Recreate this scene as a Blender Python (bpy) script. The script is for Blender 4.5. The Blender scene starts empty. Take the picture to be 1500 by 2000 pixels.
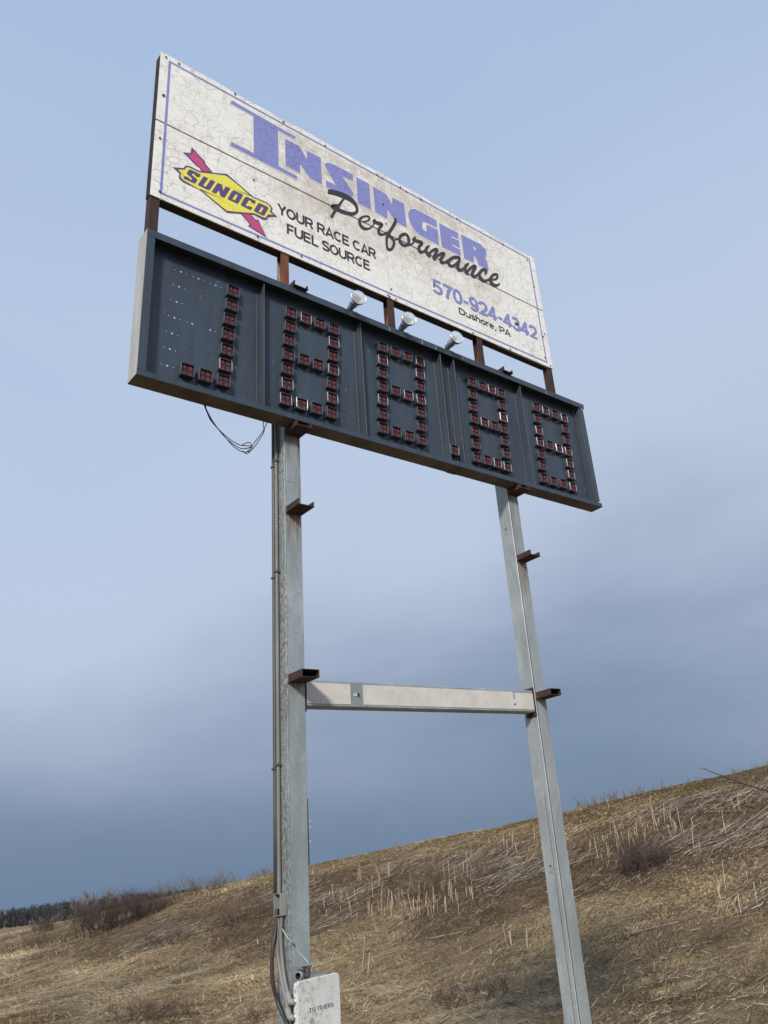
import bpy, bmesh, math, random
import numpy as np
from mathutils import Matrix, Vector
scene = bpy.context.scene
col = scene.collection
random.seed(7); rng = np.random.default_rng(7)
# sky tuning: soft cloud banks (azimuth, elevation, width, amount) and the cloud colour ramp
BANKS = [(10, 17, 0.42, 0.13), (68, 22, 0.70, -0.12), (12, 1, 0.45, -0.06), (72, 1, 0.50, 0.13), (48, 34, 0.5, 0.03)]
SKYRAMP = [(0.0, (0.150, 0.228, 0.355)), (1.0, (0.375, 0.51, 0.755)), (0.08, (0.20, 0.275, 0.405)), (0.18, (0.335, 0.40, 0.55)),
           (0.34, (0.58, 0.665, 0.82)), (0.65, (0.455, 0.58, 0.79))]

# ------------------------------------------------------------------ camera
CAM = Vector((-1.82036, -5.22381, 1.7))
CR = ((0.727206, 0.655682, -0.203109), (-0.676219, 0.633496, -0.376046), (-0.117897, 0.410809, 0.904067))
cd = bpy.data.cameras.new('camera'); cam = bpy.data.objects.new('camera', cd); col.objects.link(cam)
cam.matrix_world = Matrix(((CR[0][0], CR[0][2], -CR[0][1], CAM.x), (CR[1][0], CR[1][2], -CR[1][1], CAM.y),
                           (CR[2][0], CR[2][2], -CR[2][1], CAM.z), (0, 0, 0, 1)))
cd.sensor_fit = 'AUTO'; cd.sensor_width = 36; cd.lens = 28.445
cd.shift_x = -0.10938; cd.shift_y = -0.02842; cd.clip_start = 0.1; cd.clip_end = 6000
scene.camera = cam

# ------------------------------------------------------------------ world, sun, exposure
SUN_TRAVEL = Vector((1.3, 1.13, -1.0)).normalized()
sun_el = math.asin(-SUN_TRAVEL.z); sun_az = math.atan2(-SUN_TRAVEL.x, -SUN_TRAVEL.y)
world = bpy.data.worlds.new('World'); scene.world = world; world.use_nodes = True
wt = world.node_tree; wt.nodes.clear()
def wn(t, **k):
    n = wt.nodes.new(t)
    for a, b in k.items(): setattr(n, a, b)
    return n
def wl(a, b): wt.links.new(a, b)
wout = wn('ShaderNodeOutputWorld')
sky = wn('ShaderNodeTexSky', sky_type='NISHITA', sun_disc=False, sun_elevation=sun_el, sun_rotation=sun_az,
         air_density=1.2, dust_density=2.0, ozone_density=1.5)
bg_sky = wn('ShaderNodeBackground'); bg_sky.inputs['Strength'].default_value = 0.1
wl(sky.outputs[0], bg_sky.inputs['Color'])
tc = wn('ShaderNodeTexCoord')
sep = wn('ShaderNodeSeparateXYZ'); wl(tc.outputs['Generated'], sep.inputs[0])
# thin high cloud over everything: brightness drifts with height and with big soft cloud banks
mp = wn('ShaderNodeMapping'); mp.inputs['Scale'].default_value = (1.0, 1.0, 2.6); wl(tc.outputs['Generated'], mp.inputs[0])
nz = wn('ShaderNodeTexNoise'); nz.inputs['Scale'].default_value = 2.1; nz.inputs['Detail'].default_value = 6.0; nz.inputs['Roughness'].default_value = 0.5; nz.inputs['Distortion'].default_value = 0.4
wl(mp.outputs[0], nz.inputs['Vector'])
sub = wn('ShaderNodeMath', operation='SUBTRACT'); wl(nz.outputs['Fac'], sub.inputs[0]); sub.inputs[1].default_value = 0.5
def bank(az, el, width, amount):
    """a soft cloud bank centred on a compass direction"""
    a, e = math.radians(az), math.radians(el)
    v = wn('ShaderNodeVectorMath', operation='DISTANCE'); wl(tc.outputs['Generated'], v.inputs[0])
    v.inputs[1].default_value = (math.sin(a)*math.cos(e), math.cos(a)*math.cos(e), math.sin(e))
    m = wn('ShaderNodeMapRange', interpolation_type='SMOOTHERSTEP'); wl(v.outputs['Value'], m.inputs[0])
    m.inputs['From Min'].default_value = 0; m.inputs['From Max'].default_value = width
    m.inputs['To Min'].default_value = amount; m.inputs['To Max'].default_value = 0
    return m.outputs[0]
acc = wn('ShaderNodeMath', operation='MULTIPLY_ADD'); wl(sub.outputs[0], acc.inputs[0]); acc.inputs[1].default_value = 0.28; wl(sep.outputs['Z'], acc.inputs[2])
prev = acc.outputs[0]
for az, el, wd, am in BANKS:
    ad = wn('ShaderNodeMath', operation='ADD'); wl(prev, ad.inputs[0]); wl(bank(az, el, wd, am), ad.inputs[1]); prev = ad.outputs[0]
ramp = wn('ShaderNodeValToRGB'); wl(prev, ramp.inputs[0])
el_ = ramp.color_ramp.elements
for i, (p, c) in enumerate(SKYRAMP):
    e = el_[i] if i < 2 else el_.new(p)
    e.position = p; e.color = (*c, 1)
ramp.color_ramp.interpolation = 'B_SPLINE'
bg_cl = wn('ShaderNodeBackground'); bg_cl.inputs['Strength'].default_value = 1.0; wl(ramp.outputs[0], bg_cl.inputs['Color'])
mix = wn('ShaderNodeMixShader'); mix.inputs[0].default_value = 0.93
wl(bg_sky.outputs[0], mix.inputs[1]); wl(bg_cl.outputs[0], mix.inputs[2]); wl(mix.outputs[0], wout.inputs['Surface'])

sd = bpy.data.lights.new('sun', 'SUN'); sd.energy = 3.8; sd.angle = math.radians(8.0); sd.color = (1.0, 0.93, 0.82)
sun = bpy.data.objects.new('sun', sd); col.objects.link(sun)
sun.rotation_euler = SUN_TRAVEL.to_track_quat('-Z', 'Y').to_euler(); sun.location = (-20, -20, 20)
vs = scene.view_settings
vs.view_transform = 'Standard'; vs.look = 'None'; vs.exposure = 0.0; vs.gamma = 1.0; vs.use_curve_mapping = False

# ------------------------------------------------------------------ outlines of the lettering and marks, metres on the board face
LET={"I":[[0.686,8.518],[1.377,8.496],[1.367,8.454],[1.175,8.451],[1.18,7.975],[1.385,7.967],[1.374,7.918],[0.678,7.924],[0.691,7.976],[0.919,7.979],[0.91,8.466],[0.672,8.469]],"N":[[1.253,8.393],[1.419,8.394],[1.492,8.277],[1.5,8.282],[1.502,8.385],[1.665,8.389],[1.669,8.024],[1.521,8.028],[1.425,8.149],[1.419,8.145],[1.417,8.025],[1.255,8.026]],"S":[[1.708,8.315],[1.72,8.348],[1.741,8.37],[1.771,8.386],[1.839,8.396],[2.061,8.399],[2.057,8.303],[1.921,8.289],[2.04,8.15],[2.051,8.123],[2.048,8.095],[2.035,8.071],[2.012,8.058],[1.717,8.019],[1.717,8.11],[1.836,8.116],[1.723,8.286]],"I2":[[2.101,8.388],[2.269,8.387],[2.269,8.021],[2.098,8.024]],"N2":[[2.318,8.38],[2.495,8.371],[2.559,8.268],[2.567,8.273],[2.573,8.373],[2.737,8.375],[2.745,8.028],[2.592,8.035],[2.497,8.138],[2.49,8.135],[2.484,8.011],[2.32,8.024]],"G":[[2.785,8.258],[2.8,8.306],[2.839,8.351],[2.892,8.381],[2.935,8.385],[3.206,8.382],[3.203,8.27],[3.034,8.263],[3.001,8.25],[2.981,8.226],[2.976,8.146],[2.995,8.124],[3.036,8.125],[3.041,8.232],[3.209,8.241],[3.205,8.01],[2.922,8.019],[2.849,8.055],[2.805,8.118],[2.785,8.186]],"E":[[3.242,8.364],[3.537,8.365],[3.531,8.27],[3.418,8.26],[3.417,8.239],[3.533,8.251],[3.534,8.135],[3.421,8.135],[3.422,8.113],[3.536,8.116],[3.534,8.017],[3.244,8.012]],"R":[[3.581,8.369],[3.833,8.377],[3.904,8.375],[3.962,8.341],[3.981,8.291],[3.966,8.225],[3.943,8.188],[3.969,8.151],[3.98,8.024],[3.811,8.019],[3.804,8.063],[3.777,8.116],[3.749,8.135],[3.744,8.019],[3.582,8.011]],"Rh":[[3.762,8.282],[3.796,8.279],[3.808,8.255],[3.79,8.234],[3.76,8.24]]}
STROKES=[[[1.728,7.936,1.739,8.006],[1.74,7.941,1.751,8.012],[1.757,7.948,1.769,8.02],[1.774,7.954,1.789,8.028],[1.792,7.96,1.808,8.035],[1.81,7.965,1.829,8.041],[1.831,7.97,1.852,8.048],[1.853,7.974,1.877,8.053],[1.877,7.977,1.903,8.059],[1.902,7.98,1.93,8.062],[1.929,7.983,1.959,8.063],[1.957,7.985,1.988,8.063],[1.982,7.986,2.016,8.058],[2.003,7.983,2.04,8.05],[2.023,7.978,2.06,8.037],[2.04,7.971,2.077,8.023],[2.051,7.961,2.089,8.005],[2.059,7.949,2.096,7.985],[2.065,7.936,2.1,7.967],[2.068,7.924,2.103,7.95],[2.068,7.913,2.104,7.934],[2.066,7.904,2.102,7.917],[2.064,7.895,2.097,7.899],[2.06,7.888,2.089,7.88],[2.056,7.882,2.077,7.861],[2.049,7.875,2.062,7.843],[2.038,7.866,2.046,7.827],[2.026,7.857,2.028,7.813],[2.012,7.85,2.009,7.801],[1.995,7.843,1.988,7.79],[1.978,7.836,1.967,7.782],[1.96,7.831,1.946,7.775],[1.941,7.826,1.925,7.77],[1.922,7.823,1.904,7.767],[1.903,7.821,1.883,7.764],[1.883,7.82,1.862,7.763],[1.865,7.82,1.843,7.762],[1.847,7.82,1.824,7.76],[1.83,7.822,1.805,7.759],[1.816,7.823,1.789,7.76],[1.805,7.824,1.776,7.762],[1.798,7.824,1.764,7.766],[1.8,7.811,1.755,7.787],[1.79,7.791,1.774,7.821],[1.795,7.798,1.788,7.832],[1.806,7.809,1.802,7.84],[1.82,7.822,1.818,7.849],[1.837,7.836,1.836,7.859],[1.85,7.846,1.849,7.866]],[[1.921,7.993,1.934,7.995],[1.918,7.987,1.933,7.99],[1.914,7.98,1.932,7.98],[1.907,7.969,1.927,7.965],[1.897,7.95,1.917,7.944],[1.883,7.926,1.905,7.919],[1.869,7.899,1.892,7.894],[1.854,7.872,1.881,7.867],[1.84,7.843,1.868,7.838],[1.826,7.815,1.854,7.809],[1.812,7.787,1.839,7.779],[1.797,7.758,1.823,7.751],[1.783,7.729,1.81,7.724],[1.769,7.698,1.798,7.696],[1.758,7.669,1.787,7.668],[1.75,7.649,1.779,7.648]],[[2.147,7.783,2.145,7.797],[2.162,7.793,2.16,7.808],[2.184,7.808,2.182,7.825],[2.205,7.825,2.2,7.84],[2.222,7.842,2.212,7.854],[2.236,7.86,2.222,7.868],[2.247,7.879,2.226,7.877],[2.251,7.897,2.227,7.882],[2.248,7.911,2.224,7.887],[2.24,7.92,2.221,7.89],[2.226,7.92,2.216,7.89],[2.211,7.915,2.206,7.889],[2.195,7.907,2.194,7.883],[2.179,7.897,2.182,7.875],[2.161,7.884,2.168,7.862],[2.145,7.868,2.155,7.849],[2.128,7.851,2.143,7.834],[2.112,7.831,2.132,7.818],[2.099,7.809,2.126,7.806],[2.091,7.787,2.124,7.797],[2.088,7.767,2.123,7.787],[2.088,7.749,2.124,7.776],[2.092,7.732,2.127,7.764],[2.098,7.717,2.132,7.753],[2.107,7.704,2.139,7.744],[2.117,7.694,2.147,7.737],[2.131,7.687,2.156,7.734],[2.147,7.685,2.166,7.732],[2.166,7.689,2.176,7.732],[2.185,7.699,2.189,7.735],[2.205,7.713,2.202,7.741],[2.224,7.729,2.217,7.75],[2.242,7.749,2.233,7.764],[2.258,7.769,2.248,7.78],[2.273,7.791,2.262,7.798],[2.287,7.813,2.274,7.817],[2.298,7.834,2.282,7.833],[2.303,7.851,2.283,7.842],[2.304,7.865,2.281,7.849],[2.304,7.873,2.28,7.855]],[[2.315,7.922,2.321,7.915],[2.304,7.913,2.314,7.903],[2.288,7.899,2.308,7.889],[2.275,7.87,2.312,7.896],[2.286,7.855,2.313,7.903],[2.301,7.853,2.323,7.903],[2.318,7.853,2.336,7.904],[2.337,7.855,2.354,7.908],[2.358,7.859,2.376,7.915],[2.372,7.861,2.395,7.918],[2.376,7.861,2.409,7.915],[2.375,7.865,2.418,7.902],[2.378,7.874,2.414,7.877],[2.374,7.868,2.401,7.854],[2.362,7.85,2.387,7.835],[2.349,7.828,2.377,7.82],[2.339,7.807,2.37,7.807],[2.331,7.786,2.365,7.794],[2.327,7.764,2.363,7.784],[2.328,7.746,2.365,7.776],[2.334,7.73,2.369,7.768],[2.345,7.719,2.373,7.764],[2.362,7.719,2.378,7.763],[2.38,7.726,2.387,7.764],[2.397,7.735,2.397,7.768],[2.413,7.748,2.408,7.773],[2.427,7.762,2.419,7.782],[2.44,7.776,2.431,7.792],[2.453,7.79,2.442,7.804],[2.464,7.804,2.453,7.816],[2.472,7.814,2.461,7.825]],[[2.577,8.059,2.608,8.075],[2.573,8.047,2.609,8.064],[2.568,8.03,2.61,8.046],[2.561,8.012,2.604,8.019],[2.55,7.987,2.59,7.986],[2.536,7.954,2.572,7.951],[2.519,7.92,2.554,7.916],[2.501,7.885,2.535,7.879],[2.48,7.849,2.517,7.843],[2.463,7.816,2.501,7.812],[2.452,7.791,2.49,7.79],[2.443,7.768,2.481,7.773],[2.437,7.742,2.474,7.753],[2.432,7.712,2.466,7.725],[2.429,7.679,2.46,7.694],[2.427,7.649,2.457,7.666],[2.427,7.623,2.457,7.642],[2.429,7.599,2.459,7.622],[2.434,7.581,2.464,7.609],[2.443,7.568,2.47,7.603],[2.456,7.562,2.475,7.603],[2.475,7.566,2.478,7.604],[2.495,7.58,2.483,7.609],[2.514,7.601,2.493,7.619],[2.53,7.625,2.501,7.632],[2.543,7.652,2.51,7.65],[2.553,7.68,2.519,7.673],[2.559,7.706,2.525,7.694],[2.562,7.728,2.527,7.709],[2.561,7.748,2.526,7.722],[2.556,7.766,2.523,7.733],[2.545,7.779,2.515,7.741],[2.532,7.79,2.502,7.749],[2.518,7.798,2.489,7.756],[2.504,7.807,2.474,7.763],[2.49,7.815,2.46,7.769],[2.48,7.82,2.449,7.773]],[[2.539,7.74,2.536,7.757],[2.546,7.745,2.543,7.762],[2.557,7.753,2.554,7.77],[2.569,7.762,2.567,7.779],[2.587,7.775,2.585,7.792],[2.607,7.789,2.605,7.806],[2.621,7.8,2.619,7.816]],[[2.76,7.925,2.745,7.904],[2.752,7.933,2.734,7.904],[2.74,7.943,2.719,7.904],[2.72,7.945,2.708,7.9],[2.694,7.933,2.698,7.893],[2.67,7.913,2.684,7.881],[2.649,7.891,2.671,7.867],[2.631,7.867,2.659,7.853],[2.615,7.84,2.649,7.837],[2.605,7.812,2.643,7.823],[2.602,7.787,2.641,7.811],[2.604,7.766,2.643,7.798],[2.611,7.749,2.648,7.787],[2.622,7.737,2.655,7.778],[2.637,7.728,2.666,7.772],[2.653,7.724,2.676,7.77],[2.671,7.726,2.686,7.77],[2.691,7.733,2.696,7.773],[2.712,7.746,2.704,7.778],[2.731,7.766,2.713,7.786],[2.748,7.788,2.724,7.8],[2.763,7.813,2.731,7.812],[2.772,7.837,2.732,7.822],[2.778,7.86,2.731,7.835],[2.78,7.879,2.73,7.848],[2.776,7.896,2.73,7.863],[2.77,7.909,2.731,7.878],[2.766,7.917,2.731,7.89]],[[2.711,7.75,2.708,7.772],[2.721,7.757,2.718,7.779],[2.736,7.767,2.732,7.791],[2.751,7.778,2.748,7.802],[2.766,7.789,2.763,7.813],[2.783,7.801,2.778,7.823],[2.801,7.817,2.789,7.832],[2.816,7.839,2.798,7.845],[2.827,7.859,2.809,7.862],[2.834,7.872,2.816,7.875]],[[2.856,7.961,2.864,7.955],[2.841,7.947,2.855,7.938],[2.819,7.925,2.844,7.917],[2.802,7.892,2.846,7.918],[2.817,7.875,2.845,7.928],[2.836,7.877,2.856,7.929],[2.854,7.88,2.874,7.932],[2.876,7.883,2.895,7.937],[2.898,7.886,2.92,7.942],[2.914,7.888,2.941,7.945],[2.92,7.888,2.956,7.942],[2.919,7.893,2.965,7.929],[2.921,7.901,2.96,7.902],[2.916,7.891,2.945,7.878],[2.9,7.87,2.928,7.856],[2.884,7.845,2.918,7.84],[2.874,7.822,2.912,7.828],[2.867,7.8,2.908,7.816],[2.866,7.779,2.908,7.81],[2.872,7.762,2.912,7.803],[2.884,7.75,2.919,7.798],[2.902,7.746,2.924,7.796],[2.925,7.756,2.926,7.795],[2.943,7.772,2.935,7.8],[2.96,7.789,2.948,7.809],[2.978,7.81,2.964,7.825],[2.996,7.832,2.981,7.845],[3.009,7.847,2.994,7.86]],[[3.042,7.934,3.054,7.921],[3.03,7.923,3.045,7.908],[3.011,7.906,3.034,7.891],[2.994,7.885,3.026,7.876],[2.982,7.862,3.019,7.863],[2.973,7.838,3.013,7.85],[2.97,7.812,3.011,7.842],[2.978,7.79,3.019,7.831],[2.989,7.772,3.033,7.82],[2.997,7.76,3.044,7.812]],[[3.032,7.781,3.009,7.79],[3.048,7.805,3.025,7.814],[3.072,7.837,3.049,7.849],[3.093,7.864,3.074,7.882],[3.112,7.882,3.098,7.909],[3.131,7.895,3.123,7.932],[3.14,7.9,3.147,7.949],[3.138,7.9,3.171,7.953],[3.136,7.903,3.183,7.94],[3.137,7.903,3.181,7.915],[3.129,7.887,3.167,7.885],[3.114,7.858,3.15,7.855],[3.098,7.828,3.139,7.832],[3.088,7.802,3.134,7.814],[3.08,7.78,3.131,7.797],[3.076,7.766,3.129,7.785]],[[3.11,7.768,3.094,7.783],[3.132,7.791,3.115,7.807],[3.162,7.824,3.144,7.842],[3.189,7.852,3.174,7.874],[3.213,7.873,3.2,7.901],[3.235,7.891,3.226,7.924],[3.246,7.898,3.25,7.941],[3.241,7.897,3.275,7.946],[3.238,7.901,3.285,7.93],[3.238,7.901,3.279,7.904],[3.228,7.886,3.263,7.877],[3.21,7.859,3.245,7.849],[3.192,7.829,3.233,7.829],[3.182,7.803,3.228,7.816],[3.177,7.781,3.225,7.804],[3.179,7.761,3.225,7.8],[3.19,7.749,3.226,7.798],[3.207,7.747,3.231,7.797],[3.227,7.753,3.235,7.797],[3.247,7.766,3.241,7.799],[3.265,7.783,3.253,7.807],[3.282,7.802,3.269,7.82],[3.305,7.826,3.291,7.842],[3.329,7.853,3.315,7.868],[3.347,7.872,3.333,7.886]],[[3.51,7.999,3.5,7.964],[3.493,7.997,3.481,7.956],[3.467,7.991,3.457,7.945],[3.438,7.98,3.436,7.933],[3.409,7.961,3.419,7.92],[3.382,7.938,3.399,7.905],[3.358,7.914,3.382,7.889],[3.336,7.887,3.367,7.871],[3.317,7.859,3.353,7.852],[3.304,7.832,3.345,7.837],[3.297,7.807,3.342,7.828],[3.297,7.787,3.342,7.82],[3.304,7.772,3.344,7.815],[3.318,7.764,3.35,7.811],[3.337,7.762,3.359,7.809],[3.362,7.769,3.367,7.811],[3.388,7.787,3.377,7.817],[3.41,7.81,3.394,7.831],[3.432,7.834,3.413,7.85],[3.454,7.862,3.434,7.874],[3.478,7.892,3.455,7.902],[3.498,7.919,3.471,7.925],[3.511,7.942,3.479,7.939],[3.519,7.96,3.482,7.952],[3.523,7.971,3.485,7.961]],[[3.483,7.955,3.522,7.963],[3.472,7.928,3.513,7.936],[3.456,7.891,3.5,7.9],[3.443,7.858,3.49,7.869],[3.434,7.833,3.484,7.848],[3.428,7.81,3.48,7.834],[3.428,7.788,3.48,7.828],[3.438,7.772,3.485,7.822],[3.455,7.762,3.492,7.817],[3.482,7.764,3.494,7.814],[3.51,7.784,3.498,7.816],[3.532,7.808,3.514,7.829],[3.55,7.829,3.533,7.845],[3.568,7.851,3.552,7.864],[3.587,7.874,3.57,7.885],[3.599,7.89,3.583,7.9]],[[3.637,7.968,3.648,7.952],[3.623,7.957,3.637,7.938],[3.601,7.939,3.623,7.92],[3.579,7.916,3.614,7.905],[3.564,7.891,3.606,7.892],[3.554,7.865,3.598,7.877],[3.549,7.839,3.594,7.865],[3.552,7.815,3.598,7.852],[3.559,7.795,3.608,7.838],[3.564,7.782,3.615,7.827]],[[3.602,7.8,3.577,7.809],[3.621,7.826,3.595,7.835],[3.648,7.862,3.622,7.873],[3.673,7.893,3.649,7.909],[3.697,7.917,3.676,7.94],[3.719,7.937,3.703,7.968],[3.729,7.944,3.731,7.991],[3.722,7.942,3.76,7.997],[3.721,7.944,3.773,7.982],[3.722,7.943,3.769,7.955],[3.714,7.93,3.754,7.926],[3.696,7.903,3.736,7.897],[3.679,7.876,3.721,7.873],[3.667,7.852,3.711,7.854],[3.655,7.827,3.704,7.84],[3.65,7.802,3.702,7.834],[3.658,7.783,3.705,7.828],[3.673,7.772,3.71,7.822],[3.7,7.773,3.71,7.82],[3.73,7.795,3.715,7.823],[3.753,7.821,3.733,7.839],[3.772,7.844,3.752,7.857],[3.788,7.866,3.767,7.875],[3.803,7.887,3.781,7.894],[3.812,7.901,3.792,7.907]],[[3.919,7.936,3.887,7.932],[3.929,7.953,3.893,7.948],[3.944,7.98,3.899,7.968],[3.951,8.011,3.899,7.97],[3.932,8.022,3.898,7.967],[3.906,8.018,3.889,7.967],[3.878,8.005,3.881,7.964],[3.852,7.983,3.872,7.956],[3.829,7.959,3.858,7.941],[3.81,7.934,3.845,7.924],[3.795,7.91,3.833,7.907],[3.781,7.884,3.825,7.892],[3.772,7.858,3.821,7.88],[3.772,7.835,3.822,7.87],[3.779,7.816,3.828,7.86],[3.789,7.802,3.836,7.85],[3.804,7.791,3.846,7.841],[3.823,7.783,3.86,7.835],[3.846,7.782,3.871,7.832],[3.872,7.79,3.879,7.834],[3.896,7.806,3.891,7.839],[3.918,7.824,3.906,7.849],[3.943,7.848,3.928,7.867],[3.968,7.875,3.953,7.89],[3.985,7.893,3.971,7.907]],[[4.003,7.882,4.006,7.902],[4.022,7.89,4.024,7.912],[4.049,7.903,4.049,7.926],[4.077,7.919,4.068,7.94],[4.1,7.941,4.079,7.952],[4.118,7.965,4.088,7.967],[4.13,7.988,4.093,7.977],[4.134,8.01,4.094,7.986],[4.13,8.028,4.093,7.995],[4.116,8.037,4.091,7.997],[4.092,8.032,4.085,7.994],[4.066,8.018,4.07,7.984],[4.039,7.999,4.056,7.972],[4.015,7.975,4.041,7.957],[3.993,7.948,4.026,7.938],[3.974,7.92,4.014,7.92],[3.961,7.894,4.008,7.905],[3.952,7.868,4.005,7.891],[3.95,7.843,4.005,7.879],[3.954,7.822,4.01,7.869],[3.965,7.805,4.019,7.859],[3.982,7.793,4.028,7.853],[4.005,7.791,4.039,7.849],[4.031,7.796,4.053,7.849],[4.058,7.806,4.065,7.85],[4.085,7.825,4.076,7.855],[4.105,7.846,4.092,7.866],[4.12,7.863,4.107,7.877],[4.131,7.878,4.118,7.886],[4.139,7.89,4.126,7.894],[4.143,7.897,4.133,7.9]]]
LOGO={"outline":[[0.167,7.336],[0.259,7.38],[0.268,7.407],[0.287,7.429],[0.317,7.437],[0.398,7.436],[0.525,7.487],[0.656,7.554],[0.915,7.43],[1.048,7.436],[1.09,7.424],[1.111,7.396],[1.1,7.356],[1.159,7.322],[1.068,7.27],[1.039,7.219],[1.014,7.209],[0.92,7.219],[0.665,7.1],[0.413,7.221],[0.26,7.222],[0.227,7.24],[0.222,7.27],[0.229,7.298]],"yellow":[[0.212,7.334],[0.268,7.364],[0.281,7.396],[0.293,7.41],[0.31,7.416],[0.398,7.415],[0.535,7.476],[0.645,7.525],[0.75,7.487],[0.878,7.427],[0.913,7.414],[1.037,7.419],[1.075,7.41],[1.091,7.393],[1.094,7.379],[1.079,7.336],[1.116,7.324],[1.062,7.296],[1.041,7.247],[1.024,7.237],[0.922,7.235],[0.786,7.172],[0.662,7.12],[0.601,7.145],[0.452,7.214],[0.264,7.244],[0.247,7.254],[0.236,7.277],[0.242,7.31]],"line1":[[0.413,7.23],[0.624,7.234],[0.413,7.217]],"line2":[[0.915,7.42],[0.714,7.406],[0.911,7.433]],"tail":[[0.321,7.672],[0.448,7.576],[0.449,7.554],[0.522,7.493],[0.421,7.443],[0.396,7.474],[0.377,7.473],[0.247,7.563],[0.317,7.595]],"tailred":[[0.336,7.636],[0.433,7.562],[0.436,7.536],[0.502,7.488],[0.433,7.453],[0.403,7.485],[0.382,7.485],[0.282,7.561],[0.326,7.576]],"head":[[0.791,7.161],[0.881,7.086],[0.879,7.075],[0.865,7.054],[1.053,7.013],[0.965,7.189],[0.957,7.178],[0.945,7.166],[0.892,7.207]],"headred":[[0.808,7.166],[0.901,7.082],[0.889,7.062],[1.031,7.035],[0.964,7.169],[0.942,7.148],[0.88,7.2]],"letters":[[[[0.312,7.394],[0.327,7.401],[0.411,7.398],[0.4,7.356],[0.363,7.352],[0.361,7.366],[0.349,7.37],[0.336,7.359],[0.333,7.345],[0.381,7.325],[0.383,7.313],[0.369,7.272],[0.356,7.26],[0.266,7.263],[0.262,7.271],[0.271,7.296],[0.311,7.299],[0.312,7.288],[0.327,7.284],[0.338,7.299],[0.334,7.308],[0.292,7.33],[0.289,7.34],[0.301,7.378]]],[[[0.44,7.394],[0.48,7.394],[0.438,7.287],[0.445,7.282],[0.463,7.286],[0.504,7.394],[0.546,7.394],[0.501,7.275],[0.486,7.258],[0.397,7.26],[0.391,7.268]]],[[[0.515,7.255],[0.569,7.393],[0.61,7.395],[0.623,7.33],[0.644,7.396],[0.689,7.397],[0.637,7.256],[0.598,7.251],[0.582,7.314],[0.555,7.257]]],[[[0.716,7.388],[0.728,7.397],[0.804,7.394],[0.812,7.383],[0.769,7.269],[0.756,7.254],[0.672,7.255],[0.666,7.263],[0.701,7.364]],[[0.741,7.36],[0.763,7.361],[0.734,7.279],[0.709,7.281]]],[[[0.832,7.375],[0.848,7.389],[0.932,7.39],[0.939,7.379],[0.928,7.347],[0.891,7.347],[0.893,7.365],[0.873,7.361],[0.865,7.349],[0.837,7.28],[0.857,7.277],[0.869,7.291],[0.908,7.292],[0.892,7.259],[0.878,7.25],[0.797,7.255],[0.791,7.264]]],[[[0.963,7.375],[0.977,7.387],[1.06,7.385],[1.067,7.376],[1.025,7.263],[1.01,7.252],[0.926,7.256],[0.92,7.265]],[[0.995,7.351],[1.018,7.351],[0.99,7.275],[0.967,7.277]]]]}
SCREWS=[[0.045,8.61],[0.051,8.124],[0.071,7.003],[0.166,8.617],[0.716,8.628],[1.239,8.61],[1.723,8.597],[2.383,8.587],[2.453,8.582],[2.703,8.594],[2.786,8.575],[3.004,8.583],[3.543,8.589],[4.305,8.584],[4.731,8.543],[4.78,8.138],[4.828,7.425],[4.788,7.371],[4.757,7.051],[4.832,6.959],[2.437,8.192],[2.458,7.931],[2.427,6.947],[2.404,6.958],[2.504,6.95],[2.454,7.055],[3.567,6.947],[4.149,6.946],[0.96,6.977],[1.406,6.975],[0.917,7.636],[0.042,8.114],[0.042,7.596]]
BARHOLES=[[0.392,0.083],[0.447,0.083],[1.197,0.092],[2.004,0.101],[2.058,0.1],[2.815,0.105],[2.87,0.107],[3.623,0.104],[4.475,0.108]]
HOLES=[[0.263,6.319,0.005],[0.311,6.319,0.009],[0.357,6.317,0.005],[0.416,6.317,0.005],[0.459,6.317,0.009],[0.506,6.317,0.005],[0.566,6.316,0.005],[0.611,6.315,0.009],[0.659,6.317,0.005],[0.252,6.161,0.005],[0.302,6.162,0.009],[0.345,6.159,0.005],[0.241,6.003,0.005],[0.288,6.004,0.009],[0.333,6.004,0.005],[0.231,5.844,0.005],[0.278,5.843,0.009],[0.324,5.845,0.005],[0.381,5.844,0.005],[0.424,5.845,0.009],[0.22,5.69,0.005],[0.266,5.688,0.009],[0.313,5.688,0.005],[0.21,5.537,0.005],[0.256,5.536,0.009],[0.3,5.534,0.005],[0.199,5.379,0.005],[0.243,5.378,0.009],[0.29,5.38,0.005],[0.575,5.843,0.009],[0.622,5.845,0.005]]
DHOLES=[[0.444,6.094],[0.441,5.968],[0.573,6.09],[0.569,5.969],[0.424,5.74],[0.49,5.727],[0.581,5.739],[0.423,5.605],[0.577,5.607],[0.047,5.984]]

# ------------------------------------------------------------------ helpers
def link(name, me, mat=None, parent=None):
    o = bpy.data.objects.new(name, me); col.objects.link(o)
    if mat is not None:
        for m in (mat if isinstance(mat, (list, tuple)) else [mat]): o.data.materials.append(m)
    if parent is not None:
        o.parent = parent; o.matrix_parent_inverse = Matrix.Translation(-WLOC[parent.name])
    WLOC[o.name] = Vector((0, 0, 0))
    return o
WLOC = {}
def tag(o, label=None, cat=None, group=None, kind=None):
    if label: o['label'] = label
    if cat: o['category'] = cat
    if group: o['group'] = group
    if kind: o['kind'] = kind
    return o
def empty(name, loc, label, cat, group=None):
    o = bpy.data.objects.new(name, None); col.objects.link(o); o.location = loc; o.empty_display_size = 0.2
    WLOC[o.name] = Vector(loc); return tag(o, label, cat, group)
def mesh_from(name, V, F):
    me = bpy.data.meshes.new(name); me.from_pydata([tuple(v) for v in V], [], F); me.update(); return me
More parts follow.
